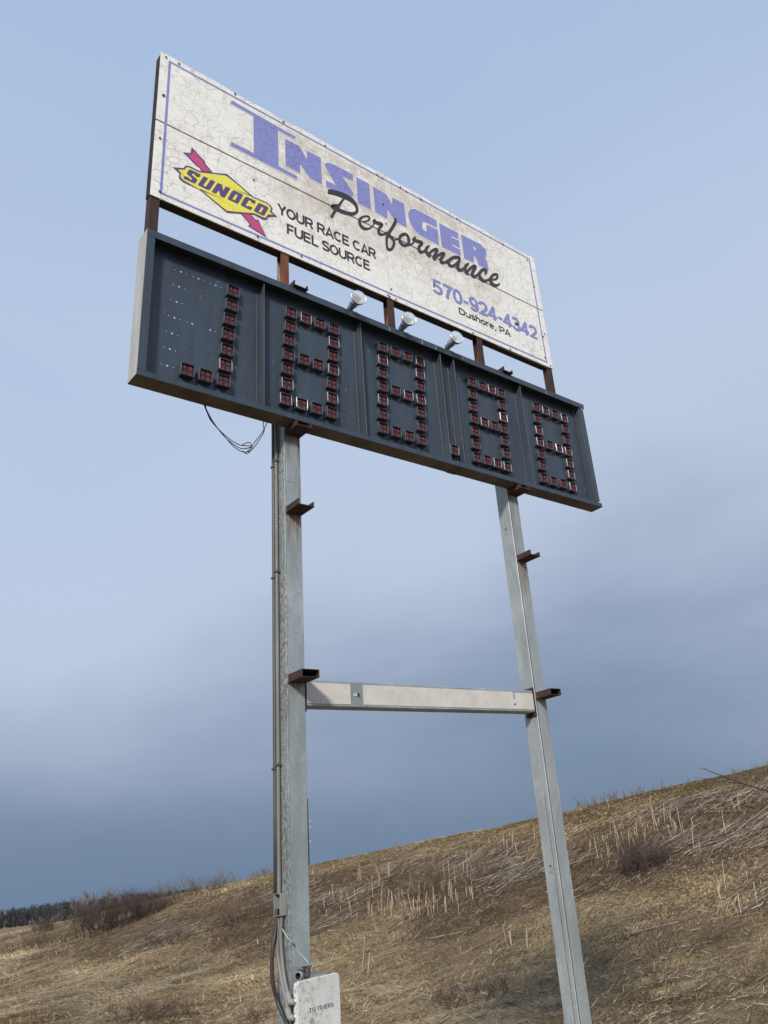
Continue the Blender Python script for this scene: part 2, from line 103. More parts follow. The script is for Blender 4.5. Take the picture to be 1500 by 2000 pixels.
def box_bm(bm, x0, x1, y0, y1, z0, z1, bev=0.0):
    r = bmesh.ops.create_cube(bm, size=1)
    bmesh.ops.scale(bm, vec=(x1-x0, y1-y0, z1-z0), verts=r['verts'])
    bmesh.ops.translate(bm, vec=((x0+x1)/2, (y0+y1)/2, (z0+z1)/2), verts=r['verts'])
    if bev > 0:
        ed = list({e for v in r['verts'] for e in v.link_edges})
        bmesh.ops.bevel(bm, geom=ed, offset=bev, segments=1, affect='EDGES')
def boxes(name, bl, mat, parent=None, bev=0.0):
    bm = bmesh.new()
    for b in bl: box_bm(bm, *b, bev=bev)
    me = bpy.data.meshes.new(name); bm.to_mesh(me); bm.free()
    return link(name, me, mat, parent)
def flat(name, loops, y0, mat, parent=None, thick=0.0, offset=0.0, axis='Y'):
    """a filled outline (with holes) in the X-Z plane at depth y0; axis 'Z' lays it in the X-Y plane at height y0"""
    cu = bpy.data.curves.new(name, 'CURVE'); cu.dimensions = '2D'; cu.fill_mode = 'BOTH'; cu.offset = offset; cu.extrude = thick/2
    for lp in loops:
        sp = cu.splines.new('POLY'); sp.points.add(len(lp)-1); sp.use_cyclic_u = True
        for p, q in zip(sp.points, lp): p.co = (q[0], q[1], 0, 1)
    t = bpy.data.objects.new(name, cu); col.objects.link(t)
    bpy.context.view_layer.update()
    me = bpy.data.meshes.new_from_object(t.evaluated_get(bpy.context.evaluated_depsgraph_get()))
    bpy.data.objects.remove(t); bpy.data.curves.remove(cu)
    if axis == 'Y': me.transform(Matrix(((1, 0, 0, 0), (0, 0, -1, y0+thick/2), (0, 1, 0, 0), (0, 0, 0, 1))))
    else: me.transform(Matrix.Translation((0, 0, y0)))
    me.materials.clear()
    return link(name, me, mat, parent)
def text(name, body, x0, x1, z0, z1, y, mat, parent, bold=0.0, space=1.0):
    cu = bpy.data.curves.new(name, 'FONT'); cu.body = body; cu.size = 1; cu.offset = bold; cu.space_character = space; cu.fill_mode = 'BOTH'
    t = bpy.data.objects.new(name, cu); col.objects.link(t); bpy.context.view_layer.update()
    me = bpy.data.meshes.new_from_object(t.evaluated_get(bpy.context.evaluated_depsgraph_get()))
    bpy.data.objects.remove(t); bpy.data.curves.remove(cu)
    n = len(me.vertices); c = np.zeros(n*3); me.vertices.foreach_get('co', c); c = c.reshape(-1, 3)
    mn, mx = c.min(0), c.max(0)
    w = np.empty_like(c)
    w[:, 0] = x0+(c[:, 0]-mn[0])/(mx[0]-mn[0])*(x1-x0); w[:, 2] = z0+(c[:, 1]-mn[1])/(mx[1]-mn[1])*(z1-z0); w[:, 1] = y
    me.vertices.foreach_set('co', w.ravel()); me.materials.clear(); me.update()
    return link(name, me, mat, parent)
def tube_me(name, pts, rad, n=8, wave=0.0, cap=True):
    """a round pipe along points; wave > 0 gives every second ring a smaller radius (corrugated conduit)"""
    P = [Vector(p) for p in pts]; V = []; F = []
    up = Vector((0.31, 0.22, 0.92)).normalized()
    for i, p in enumerate(P):
        t = (P[min(i+1, len(P)-1)]-P[max(i-1, 0)]).normalized()
        a = t.cross(up)
        if a.length < 0.05: a = t.cross(Vector((1, 0, 0)))
        a.normalize(); b = t.cross(a)
        r = (rad[i] if isinstance(rad, (list, tuple)) else rad)*(1-wave*(i % 2))
        for k in range(n):
            q = 2*math.pi*k/n; V.append(p+a*(math.cos(q)*r)+b*(math.sin(q)*r))
    for i in range(len(P)-1):
        for k in range(n):
            F.append((i*n+k, i*n+(k+1) % n, (i+1)*n+(k+1) % n, (i+1)*n+k))
    if cap: F.append(tuple(range(n))[::-1]); F.append(tuple(range((len(P)-1)*n, len(P)*n)))
    me = mesh_from(name, V, F)
    for p in me.polygons: p.use_smooth = len(p.vertices) == 4
    return me
def spline(pts, n=8):
    P = [np.array(p, float) for p in pts]; out = []
    for i in range(len(P)-1):
        p0, p1, p2, p3 = P[max(i-1, 0)], P[i], P[i+1], P[min(i+2, len(P)-1)]
        for k in range(n):
            t = k/n; out.append(.5*((2*p1)+(-p0+p2)*t+(2*p0-5*p1+4*p2-p3)*t*t+(-p0+3*p1-3*p2+p3)*t**3))
    out.append(P[-1]); return [tuple(q) for q in out]
def lathe_me(name, prof, M, n=20):
    V = []; F = []
    for r, h in prof:
        for k in range(n):
            a = 2*math.pi*k/n; V.append(M @ Vector((math.cos(a)*r, math.sin(a)*r, h)))
    for i in range(len(prof)-1):
        for k in range(n): F.append((i*n+k, i*n+(k+1) % n, (i+1)*n+(k+1) % n, (i+1)*n+k))
    me = mesh_from(name, V, F)
    for p in me.polygons: p.use_smooth = True
    return me
def np_mesh(name, V, F, colors=None):
    """fast mesh from numpy arrays; F is (n,3) or (n,4)"""
    me = bpy.data.meshes.new(name); k = F.shape[1]
    me.vertices.add(len(V)); me.vertices.foreach_set('co', np.ascontiguousarray(V, np.float32).ravel())
    me.loops.add(F.size); me.loops.foreach_set('vertex_index', np.ascontiguousarray(F, np.int32).ravel())
    me.polygons.add(len(F)); me.polygons.foreach_set('loop_start', np.arange(0, F.size, k, dtype=np.int32))
    me.update(calc_edges=True); me.validate()
    if colors is not None:
        at = me.color_attributes.new('tint', 'FLOAT_COLOR', 'POINT')
        c = np.ones((len(V), 4), np.float32); c[:, :3] = colors; at.data.foreach_set('color', c.ravel())
    return me
def sticks(A, B, ra, rb, n=3):
    """numpy: one n-sided tapered stick per row"""
    A = np.asarray(A, float); B = np.asarray(B, float); m = len(A)
    ra = np.broadcast_to(np.asarray(ra, float), (m,)); rb = np.broadcast_to(np.asarray(rb, float), (m,))
    t = B-A; t /= np.linalg.norm(t, axis=1, keepdims=True)+1e-9
    ref = np.where(np.abs(t[:, 2:3]) > .9, np.array([[1., 0, 0]]), np.array([[0, 0, 1.]]))
    a = np.cross(t, ref); a /= np.linalg.norm(a, axis=1, keepdims=True)+1e-9; b = np.cross(t, a)
    V = np.empty((m, 2*n, 3))
    for k in range(n):
        q = 2*math.pi*k/n; o = a*math.cos(q)+b*math.sin(q)
        V[:, k] = A+o*ra[:, None]; V[:, n+k] = B+o*rb[:, None]
    F = np.array([[k, (k+1) % n, n+(k+1) % n, n+k] for k in range(n)])
    F = (F[None]+(np.arange(m)*2*n)[:, None, None]).reshape(-1, 4)
    return V.reshape(-1, 3), F

# ------------------------------------------------------------------ materials
class NT:
    def __init__(s, name):
        s.m = bpy.data.materials.new(name); s.m.use_nodes = True; s.t = s.m.node_tree; s.n = s.t.nodes
        s.b = s.n['Principled BSDF']; s.tc = s.n.new('ShaderNodeTexCoord')
    def l(s, a, b): s.t.links.new(a, b)
    def noise(s, scale, detail=4, rough=.55, stretch=None, dist=0):
        n = s.n.new('ShaderNodeTexNoise'); n.inputs['Scale'].default_value = scale; n.inputs['Detail'].default_value = detail
        n.inputs['Roughness'].default_value = rough; n.inputs['Distortion'].default_value = dist
        v = s.tc.outputs['Object']
        if stretch:
            m = s.n.new('ShaderNodeMapping'); m.inputs['Scale'].default_value = stretch; s.l(v, m.inputs[0]); v = m.outputs[0]
        s.l(v, n.inputs['Vector']); return n.outputs['Fac']
    def voro(s, scale, feature='F1', stretch=None, warp=0.0):
        n = s.n.new('ShaderNodeTexVoronoi'); n.feature = feature; n.inputs['Scale'].default_value = scale
        v = s.tc.outputs['Object']
        if warp:
            w = s.n.new('ShaderNodeTexNoise'); w.inputs['Scale'].default_value = scale*.8; w.inputs['Detail'].default_value = 2; s.l(v, w.inputs['Vector'])
            ma = s.n.new('ShaderNodeVectorMath'); ma.operation = 'MULTIPLY_ADD'; s.l(w.outputs['Color'], ma.inputs[0])
            ma.inputs[1].default_value = (warp,)*3; s.l(v, ma.inputs[2]); v = ma.outputs[0]
        if stretch:
            m = s.n.new('ShaderNodeMapping'); m.inputs['Scale'].default_value = stretch; s.l(v, m.inputs[0]); v = m.outputs[0]
        s.l(v, n.inputs['Vector']); return n.outputs['Distance'] if feature != 'COLOR' else n.outputs['Color']
    def rng(s, f, a, b, c=0., d=1., smooth=True):
        m = s.n.new('ShaderNodeMapRange'); m.interpolation_type = 'SMOOTHSTEP' if smooth else 'LINEAR'; s.l(f, m.inputs[0])
        for k, v in zip(('From Min', 'From Max', 'To Min', 'To Max'), (a, b, c, d)): m.inputs[k].default_value = v
        return m.outputs[0]
    def math(s, op, a, b, clamp=False):
        m = s.n.new('ShaderNodeMath'); m.operation = op; m.use_clamp = clamp
        for i, v in enumerate((a, b)):
            if isinstance(v, (int, float)): m.inputs[i].default_value = v
            else: s.l(v, m.inputs[i])
        return m.outputs[0]
    def mixc(s, f, a, b, mode='MIX'):
        m = s.n.new('ShaderNodeMix'); m.data_type = 'RGBA'; m.blend_type = mode
        if isinstance(f, (int, float)): m.inputs[0].default_value = f
        else: s.l(f, m.inputs[0])
        for i, v in ((6, a), (7, b)):
            if isinstance(v, (tuple, list)): m.inputs[i].default_value = (*v[:3], 1)
            else: s.l(v, m.inputs[i])
        return m.outputs[2]
    def axis(s, k):
        x = s.n.new('ShaderNodeSeparateXYZ'); s.l(s.tc.outputs['Object'], x.inputs[0]); return x.outputs[k]
    def col(s, v):
        if isinstance(v, (tuple, list)): s.b.inputs['Base Color'].default_value = (*v[:3], 1)
        else: s.l(v, s.b.inputs['Base Color'])
    def set(s, rough=None, metal=None, spec=None):
        for k, v in (('Roughness', rough), ('Metallic', metal), ('Specular IOR Level', spec)):
            if v is None: continue
            if isinstance(v, (int, float)): s.b.inputs[k].default_value = v
            else: s.l(v, s.b.inputs[k])
    def bump(s, f, strength, dist=.01):
        b = s.n.new('ShaderNodeBump'); b.inputs['Strength'].default_value = strength; b.inputs['Distance'].default_value = dist
        s.l(f, b.inputs['Height']); s.l(b.outputs[0], s.b.inputs['Normal'])
def cracks(t):
    """crazed, sun-dried vinyl: long wandering cracks plus a finer network in patches"""
    c1 = t.rng(t.voro(3.4, 'DISTANCE_TO_EDGE', (1, 1, 1.5), .35), 0.004, 0.014, .75, 0)
    c2 = t.rng(t.voro(8.5, 'DISTANCE_TO_EDGE', (1, 1, 1.3), .12), 0.010, 0.036, 1, 0)
    c3 = t.rng(t.voro(17., 'DISTANCE_TO_EDGE', None, .05), 0.03, 0.09, 1, 0)
    patch = t.rng(t.noise(1.4, 4, .6), .33, .58, .12, 1); patch3 = t.rng(t.noise(2.7, 2), .53, .66)
    fade = t.rng(t.noise(5, 2), .35, .6, .25, 1)
    a = t.math('MULTIPLY', c1, fade); b = t.math('MULTIPLY', t.math('MULTIPLY', c2, patch), .75); c = t.math('MULTIPLY', t.math('MULTIPLY', c3, patch3), .55)
    return t.math('MAXIMUM', a, t.math('MAXIMUM', b, c))
def vinyl(name, base, crackcol, amt, stain=0.0):
    t = NT(name); c = base
    if stain:
        # brown grime that has crept out from under the lettering in the upper middle of the board
        x, z = t.axis(0), t.axis(2)
        mx = t.math('MULTIPLY', t.rng(x, .75, 1.5), t.rng(x, 4.35, 3.6)); mz = t.math('MULTIPLY', t.rng(z, 7.15, 7.85), t.rng(z, 8.62, 8.5))
        m = t.math('MULTIPLY', t.math('MULTIPLY', mx, mz), t.rng(t.noise(4.5, 8, .7), .34, .60, .15, 1))
        m2 = t.math('MULTIPLY', t.rng(t.noise(2.6, 7, .7), .45, .8), .25)
        g = t.math('MULTIPLY', t.math('MAXIMUM', m, m2), stain)
        c = t.mixc(t.rng(t.noise(9, 5, .65), .3, .75), base, tuple(v*.9 for v in base))
        c = t.mixc(g, c, (.46, .395, .31))
        run = t.math('MULTIPLY', t.rng(t.noise(6, 5, .6, (3.5, 3.5, .22)), .52, .72, 0, .5), t.math('MAXIMUM', t.math('MULTIPLY', t.rng(z, 8.0, 8.62), 1.0), t.math('MULTIPLY', t.rng(z, 7.35, 7.78), t.rng(z, 7.80, 7.79))))
        c = t.mixc(run, c, (.40, .35, .28))
    t.col(t.mixc(t.math('MULTIPLY', cracks(t), amt), c, crackcol)); t.set(rough=.42, spec=.35); return t.m
M_white = vinyl('white_vinyl', (.85, .85, .82), (.30, .28, .25), .72, .6)
M_blue = vinyl('blue_vinyl', (.235, .255, .56), (.11, .11, .27), .7)
M_halo = vinyl('white_vinyl_edge', (.72, .70, .67), (.3, .28, .25), .3)
M_black = vinyl('black_vinyl', (.045, .036, .042), (.02, .02, .02), .3)
M_purple = vinyl('purple_vinyl', (.10, .07, .22), (.05, .04, .1), .3)
M_yellow = vinyl('yellow_vinyl', (.80, .74, .10), (.35, .33, .08), .6)
M_red = vinyl('red_vinyl', (.55, .075, .19), (.25, .04, .1), .4)
def paint(name, base, var=.25, rough=.5, chips=0.0, bumpy=0.0, stretch=None, scale=3.0):
    t = NT(name); f = t.rng(t.noise(scale, 6, .6, stretch), .25, .75)
    c = t.mixc(f, tuple(v*(1-var) for v in base), tuple(min(1, v*(1+var)) for v in base))
    if chips: c = t.mixc(t.rng(t.noise(38, 3, .5), .70, .735, 0, chips), c, (.42, .43, .42))
    t.col(c); t.set(rough=rough)
    if bumpy: t.bump(t.noise(60, 4), bumpy, .004)
    return t.m
M_navy = paint('navy_paint', (.037, .053, .076), .27, .45, .5, 0, (2.2, 2.2, .3))
M_pan = paint('weathered_brown_underside', (.115, .10, .09), .4, .8, 0, .3, (1, .5, 1), 4)
M_endcap = paint('bare_grey_end_sheet', (.40, .40, .39), .16, .5, 0, 0, (3, 3, .4), 4)
M_lead = paint('grey_plastic', (.22, .23, .235), .12, .55)
M_lead_d = paint('dark_grey_conduit', (.075, .077, .077), .2, .5)
M_lead_m = paint('grey_conduit', (.165, .168, .165), .2, .55)
M_cable = paint('black_cable', (.03, .028, .028), .2, .5)
M_screw = paint('dark_screw', (.03, .028, .03), .2, .5)
M_darkhole = paint('dark_hole', (.012, .014, .018), .1, .8)
M_inside = paint('module_recess', (.015, .013, .016), .2, .6)
M_led = paint('red_led_lens', (.33, .022, .04), .2, .3)
M_bluewire = paint('blue_tape', (.03, .09, .4), .1, .4); M_whitewire = paint('white_wire', (.5, .5, .5), .1, .4)
def rust(name, a, b, scale=9, extra=None):
    t = NT(name); f = t.rng(t.noise(scale, 8, .65, (1, 1, .45)), .3, .7); c = t.mixc(f, a, b)
    c = t.mixc(t.rng(t.noise(34, 5, .7), .58, .7, 0, .6), c, tuple(v*.45 for v in a))
    if extra: c = t.mixc(t.rng(t.noise(5, 5, .6, (2.5, 2.5, .3)), .60, .68, 0, .9), c, extra)
    t.col(c); t.set(rough=.8, spec=.25); t.bump(t.noise(70, 5, .7), .35, .003); return t.m
M_rust = rust('brown_rust', (.040, .027, .026), (.066, .038, .032))
M_rust_o = rust('orange_rust', (.075, .035, .026), (.21, .088, .04), 7, (.33, .33, .28))
M_frame = rust('black_rusted_steel', (.018, .017, .018), (.045, .034, .03), 6)
def galv(name, stains=(), peel=False, base=(.325, .375, .395)):
    t = NT(name)
    sp = t.voro(40, 'F1'); f = t.rng(sp, .05, .7); c = t.mixc(f, tuple(v*1.07 for v in base), tuple(v*.93 for v in base))
    c = t.mixc(t.rng(t.noise(5, 6, .65, (1, 1, .3)), .42, .66, 0, .75), c, tuple(v*.70 for v in base))
    c = t.mixc(t.rng(t.noise(22, 6, .7, (1, 1, .6)), .48, .66, 0, .6), c, tuple(v*.78 for v in base))
    c = t.mixc(t.rng(t.noise(4, 7, .72, (1, 1, .5)), .50, .66, 0, .55), c, (.47, .50, .50))
    if peel:
        p = t.rng(t.noise(46, 8, .75, (1, 1, .55)), .46, .56); big = t.rng(t.noise(3.2, 3, .5, (1, 1, .5)), .3, .6, .25, .8)
        c = t.mixc(t.math('MULTIPLY', p, big), c, (.12, .10, .08)); c = t.mixc(t.rng(t.noise(52, 6, .7), .60, .68, 0, .8), c, (.60, .60, .58))
    z = t.axis(2); x = t.axis(0)
    for (zt, ln, x0, x1, am) in stains:
        m = t.math('MULTIPLY', t.rng(z, zt-ln, zt), t.rng(z, zt+.03, zt+.01))
        m = t.math('MULTIPLY', m, t.math('MULTIPLY', t.rng(x, x0-.015, x0+.02), t.rng(x, x1+.015, x1-.02)))
        m = t.math('MULTIPLY', t.math('MULTIPLY', m, t.rng(t.noise(14, 5, .6, (3, 3, .25)), .32, .62)), am)
        c = t.mixc(m, c, (.20, .115, .06))
    t.col(c); t.set(rough=.52, metal=.25)
    t.bump(t.noise(55 if peel else 30, 5), .45 if peel else .12, .004); return t.m
M_galv = galv('galvanised_steel'); M_peel = galv('flaking_galvanised_steel', peel=True)
M_galvL = galv('galvanised_steel_rust_run', [(4.38, .42, 1.29, 1.43, .95), (5.08, .35, 1.29, 1.33, .8), (5.08, .95, 1.405, 1.44, 1.1), (3.0, .16, 1.29, 1.43, .4)])
M_galvR = galv('galvanised_steel_rust_streaks', [(4.37, .55, 3.92, 4.06, .95), (5.06, .55, 3.92, 3.98, .75), (5.06, .9, 4.03, 4.06, .6), (2.97, .5, 4.0, 4.07, .7)], base=(.36, .40, .415))
def cream():
    t = NT('cream_paint'); c = t.mixc(t.rng(t.noise(6, 6, .65), .3, .7), (.52, .505, .465), (.61, .60, .565))
    c = t.mixc(t.rng(t.noise(30, 4, .6), .64, .7, 0, .55), c, (.30, .28, .24)); t.col(c); t.set(rough=.6); return t.m
M_cream = cream()
def boxwhite():
    t = NT('mildewed_white_fibreglass'); c = t.mixc(t.rng(t.noise(4, 4), .3, .7), (.52, .53, .52), (.60, .61, .60))
    x = t.axis(0); m = t.math('MULTIPLY', t.rng(t.noise(34, 8, .8), .46, .60), t.rng(t.noise(9, 5, .65), .38, .58))
    m = t.math('MULTIPLY', m, t.rng(x, 1.62, 1.25, .12, 1)); c = t.mixc(m, c, (.10, .10, .088)); t.col(c); t.set(rough=.5); return t.m
M_box = boxwhite()
def metal(name, c, rough):
    t = NT(name); t.col(c); t.set(rough=rough, metal=1.0); return t.m
M_chrome = metal('worn_bright_rim', (.55, .55, .53), .38)
M_rimworn = metal('worn_dull_rim', (.26, .28, .30), .45)
M_alu = metal('weathered_aluminium', (.45, .46, .46), .42)
M_reflector = metal('lamp_reflector', (.74, .74, .73), .3)
def glass():
    t = NT('lamp_glass'); t.col((.86, .87, .87)); t.set(rough=.18); t.b.inputs['Transmission Weight'].default_value = .75
    t.bump(t.voro(60), .25, .004); return t.m
M_glass = glass()

# ------------------------------------------------------------------ dimensions of the sign (metres)
LX, RX, PW, PD, PY = 1.281, 3.911, 0.150, 0.172, 0.168       # posts
BX0, BX1, BZ0, BZ1, BD = -0.017, 5.300, 5.158, 6.537, 0.166   # scoreboard box, front plane at y = 0
SZ0, SZ1, SW, SY = 6.935, 8.651, 4.877, 0.040                 # billboard face

# ------------------------------------------------------------------ posts
def post(x0, label, galv_mat, side_mat, brackets):
    root = empty('sign_post', (x0+PW/2, PY+PD/2, 0), label, 'post', 'two steel posts carrying the sign')
    bm = bmesh.new(); box_bm(bm, x0, x0+PW, PY, PY+PD, -0.3, 6.60, 0.005)
    bm.faces.ensure_lookup_table()
    for f in bm.faces:
        f.material_index = 1 if f.normal.x < -0.5 else 0
    me = bpy.data.meshes.new('tube'); bm.to_mesh(me); bm.free()
    link('tube', me, [galv_mat, side_mat], root)
    for kind, z in brackets:
        y0 = -0.035
        if kind == 'channel':
            bl = [(x0+.004, x0+PW-.002, y0, PY, z, z+.008), (x0+.004, x0+.012, y0, PY, z+.008, z+.055), (x0+PW-.010, x0+PW-.002, y0+.006, PY, z+.008, z+.050)]
        else:
            bl = [(x0+.004, x0+PW, y0, PY, z, z+.006), (x0+.004, x0+PW, y0, PY, z+.054, z+.060), (x0+.004, x0+.010, y0, PY, z+.006, z+.054), (x0+PW-.006, x0+PW, y0, PY, z+.006, z+.054)]
        b = boxes('bracket', bl, M_rust if kind != 'under' else M_rust_o, root, .0012)
        boxes('weld', [(x0+.0, x0+.014, PY-.016, PY-.0005, z-.006, z+.058)], M_rust_o, b, .005)
    return root
pl = post(LX, 'left galvanised steel post with conduits up its side and the white control box', M_galvL, M_peel, [('channel', 4.372), ('tube', 3.004), ('channel', 5.094), ('channel', 6.541)])
pr = post(RX, 'right galvanised steel post standing clear of any boxes or conduit', M_galvR, M_galvR, [('channel', 4.352), ('tube', 2.958), ('channel', 5.094), ('channel', 6.541)])
# weld seams and cover plates on the right post, an inspection patch on each
boxes('seam', [(RX+.008, RX+.0135, PY-.0015, PY-.0002, 0, 5.09), (RX-.0015, RX-.0002, PY+.045, PY+.0485, 0, 2.1)], M_darkhole, pr)
boxes('cover_plate', [(RX+.03, RX+PW-.003, PY-.003, PY-.0003, 0.05, 2.46)], M_galvR, pr, .0008)
for z in (1.52, 4.73):
    p = boxes('patch', [(RX-.0025, RX-.0003, PY+.06, PY+.125, z-.06, z+.06)], M_galv, pr, .0008)
    me = tube_me('bolt_hole', [(RX-.006, PY+.09, z), (RX-.0026, PY+.09, z)], .009, 10); link('bolt_hole', me, M_darkhole, p)
boxes('seam', [(LX-.001, LX+.006, PY-.002, PY-.0002, 0, 5.09)], M_peel, pl, .0006)
boxes('patch', [(LX+.015, LX+.105, PY-.0025, PY-.0003, 4.66, 4.83)], M_galv, pl, .0008)

# ------------------------------------------------------------------ cross beam between the posts
cb = empty('cross_beam', (2.67, PY+.06, 2.83), 'cream painted steel beam joining the two posts below the scoreboard', 'beam')
x0, x1 = LX+PW+.012, RX-.012
boxes('tube', [(x0, x1, PY+.012, PY+.125, 2.838, 3.040)], M_galv, cb, .008)
boxes('painted_face', [(x0+.006, x0+.395, PY+.0095, PY+.0118, 2.862, 3.018), (x0+.515, x1-.27, PY+.0095, PY+.0118, 2.862, 3.018), (x1-.245, x1-.006, PY+.0097, PY+.0118, 2.862, 3.012), (x1-.2701, x1-.2449, PY+.0098, PY+.0118, 2.862, 2.95)], M_cream, cb)
tg = boxes('tag', [(x0+.425, x0+.485, PY+.0075, PY+.0117, 2.925, 2.947)], M_whitewire, cb, .001)
link('bolt', tube_me('bolt', [(x0+.465, PY-.002, 2.938), (x0+.465, PY+.0075, 2.938)], .010, 8), M_darkhole, tg)
link('bolt', tube_me('bolt', [(x1-.262, PY+.004, 2.905), (x1-.262, PY+.0095, 2.905)], .008, 8), M_darkhole, cb)
boxes('end_plate', [(LX+PW+.0005, x0, PY+.002, PY+.135, 2.80, 3.07)], M_rust, cb, .002)
boxes('end_plate', [(x1, RX-.0005, PY+.002, PY+.135, 2.80, 3.07)], M_rust, cb, .002)

# ------------------------------------------------------------------ scoreboard
sb = empty('scoreboard', (2.64, .08, BZ0), 'dark navy elapsed time scoreboard with red light modules forming J88.88', 'scoreboard')
t1 = boxes('top_rail', [(BX0, BX1, -.002, .004, BZ1-.068, BZ1), (BX0, BX1, .0045, BD, BZ1-.006, BZ1)], M_navy, sb, .0015)
for k, x in enumerate((2.36, 2.77, 2.95, 3.32, 4.62)):
    boxes('scratch', [(x, x+.006+.003*(k % 2), -.0035, -.0022, BZ1-.064, BZ1-.02)], M_endcap, t1)
b1 = boxes('bottom_rail', [(BX0, BX1, -.001, .004, BZ0, BZ0+.05), (BX0, BX1, .004, .096, BZ0+.045, BZ0+.05)], M_navy, sb, .0015)
boxes('bottom_pan', [(BX0+.003, 3.098, .005, BD, BZ0+.001, BZ0+.007), (3.104, BX1-.004, .005, BD, BZ0+.001, BZ0+.007)], M_pan, sb, .0008)
sp = boxes('splice_plate', [(3.07, 3.185, .010, BD+.002, BZ0-.004, BZ0+.0005)], M_pan, sb, .001)
for dx, dy in ((.025, .04), (.07, .04), (.025, .125), (.07, .125)):
    link('bolt', tube_me('bolt', [(3.075+dx, dy, BZ0-.012), (3.075+dx, dy, BZ0-.004)], .007, 8), M_darkhole, sp)
boxes('side_rail', [(BX0+.002, BX0+.067, -.001, .004, BZ0+.0505, BZ1-.0685), (BX0+.062, BX0+.067, .0042, .096, BZ0+.0505, BZ1-.0685)], M_navy, sb, .0012)
boxes('side_rail', [(5.222, 5.272, .0, .005, BZ0+.065, BZ1-.075), (5.200, 5.206, .006, .096, BZ0+.0505, BZ1-.0685), (5.2062, 5.236, .010, .015, BZ0+.0505, BZ1-.0685)], M_navy, sb, .0012)
boxes('end_sheet', [(BX0-.0015, BX0+.0018, .001, BD, BZ0+.004, BZ1-.0065)], M_endcap, sb)
boxes('end_sheet', [(5.262, 5.268, .02, BD, BZ0+.008, BZ1-.007)], M_navy, sb)
def ring(x, z, r, n=8): return [(x+r*math.cos(2*math.pi*k/n), z+r*math.sin(2*math.pi*k/n)) for k in range(n)]
FINS = (1.014, 2.026, 3.020, 3.205, 4.196)
edges = (BX0+.068,)+FINS+(5.199,)
for i in range(6):
    a, b = edges[i]+.004, edges[i+1]-.004
    loops = [[(a, BZ0+.051), (b, BZ0+.051), (b, BZ1-.008), (a, BZ1-.008)]]
    if i == 0: loops += [ring(x, z, r) for x, z, r in HOLES]
    p = flat('display_panel', loops, .100, M_navy, sb, .004)
    if i == 0:
        for x, z in DHOLES: link('screw_hole', tube_me('screw_hole', [(x, .0985, z), (x, .0998, z)], .006, 8), M_darkhole, p)
for x in FINS:
    boxes('divider_fin', [(x-.003, x+.003, .014, .099, BZ0+.0505, BZ1-.0085)], M_navy, sb, .001)
    boxes('fin_flange', [(x-.030, x-.0035, .094, .0985, BZ0+.052, BZ1-.010)], M_navy, sb, .001)
# --- light modules: a rounded square hood, a dark recess and four clusters of seven red lenses
def rsq(h, r, n=4):
    out = []
    for cx, cz, a0 in ((h-r, h-r, 0), (-h+r, h-r, 90), (-h+r, -h+r, 180), (h-r, -h+r, 270)):
        for k in range(n+1):
            a = math.radians(a0+90*k/n); out.append((cx+r*math.cos(a), cz+r*math.sin(a)))
    return out
def hood_mesh(name):
    prof = [(.056, .099), (.0555, .060), (.0545, .051), (.0515, .0495), (.0495, .052), (.0490, .070)]
    V = []; F = []; n = 20
    for h, y in prof:
        for x, z in rsq(h, .012): V.append((x, y, z))
    for i in range(len(prof)-1):
        for k in range(n): F.append((i*n+k, i*n+(k+1) % n, (i+1)*n+(k+1) % n, (i+1)*n+k)[::-1])
    me = mesh_from(name, V, F)
    for p in me.polygons:
        p.use_smooth = True; p.material_index = 1 if p.index//n in (1, 2, 3) else 0
    return me
hoods = []
for nm, rim, side in (('plain', M_navy, M_navy), ('worn', M_rimworn, M_navy), ('bright', M_chrome, M_navy)):
    me = hood_mesh('hood_'+nm); me.materials.append(side); me.materials.append(rim); hoods.append(me)
back = mesh_from('recess', [(-.0492, .068, -.0492), (.0492, .068, -.0492), (.0492, .068, .0492), (-.0492, .068, .0492)], [(0, 1, 2, 3)]); back.materials.append(M_inside)
V = []; F = []
for cx in (-.026, .026):
    for cz in (-.026, .026):
        for q in range(7):
            a = math.radians(60*q+15); rr_ = 0 if q == 6 else .0125
            ox, oz = cx+rr_*math.cos(a), cz+rr_*math.sin(a); b0 = len(V)
            for k in range(6): V.append((ox+  .0050*math.cos(k*math.pi/3), .0672, oz+.0050*math.sin(k*math.pi/3)))
            V.append((ox, .0600, oz))
            for k in range(6): F.append((b0+k, b0+(k+1) % 6, b0+6))
leds = mesh_from('led_lenses', V, F); leds.materials.append(M_led)
for p in leds.polygons: p.use_smooth = True
DIG = [((.235, .385, .535, .685), 5.365), ((1.240, 1.391, 1.540, 1.691), 5.370), ((2.247, 2.400, 2.553, 2.706), 5.374), ((3.420, 3.565, 3.708, 3.852), 5.362), ((4.412, 4.570, 4.730, 4.891), 5.354)]
mods = []
for di, (xs, zb) in enumerate(DIG):
    for r in range(7):
        for c in range(4):
            on = c in (0, 3) or r in (0, 3, 6)
            if di == 0: on = c == 3 or (r == 0 and c in (1, 2))
            if on: mods.append((xs[c]+.0105*r, zb+.1535*r))
mods.append((3.117, 5.370))
random.seed(3)
for i, (x, z) in enumerate(mods):
    w = random.random(); hm = hoods[0] if w < .72 else hoods[1] if w < .95 else hoods[2]
    o = link('light_module', hm, None, sb)
    jx, jz, ja = random.uniform(-.003, .003), random.uniform(-.003, .003), random.uniform(-.03, .03)
    o.matrix_basis = Matrix.Translation((x+jx, 0, z+jz)) @ Matrix.Rotation(ja, 4, 'Y')
    for nm, me in (('recess', back), ('led_lenses', leds)):
        s = bpy.data.objects.new(nm, me); col.objects.link(s); s.parent = o

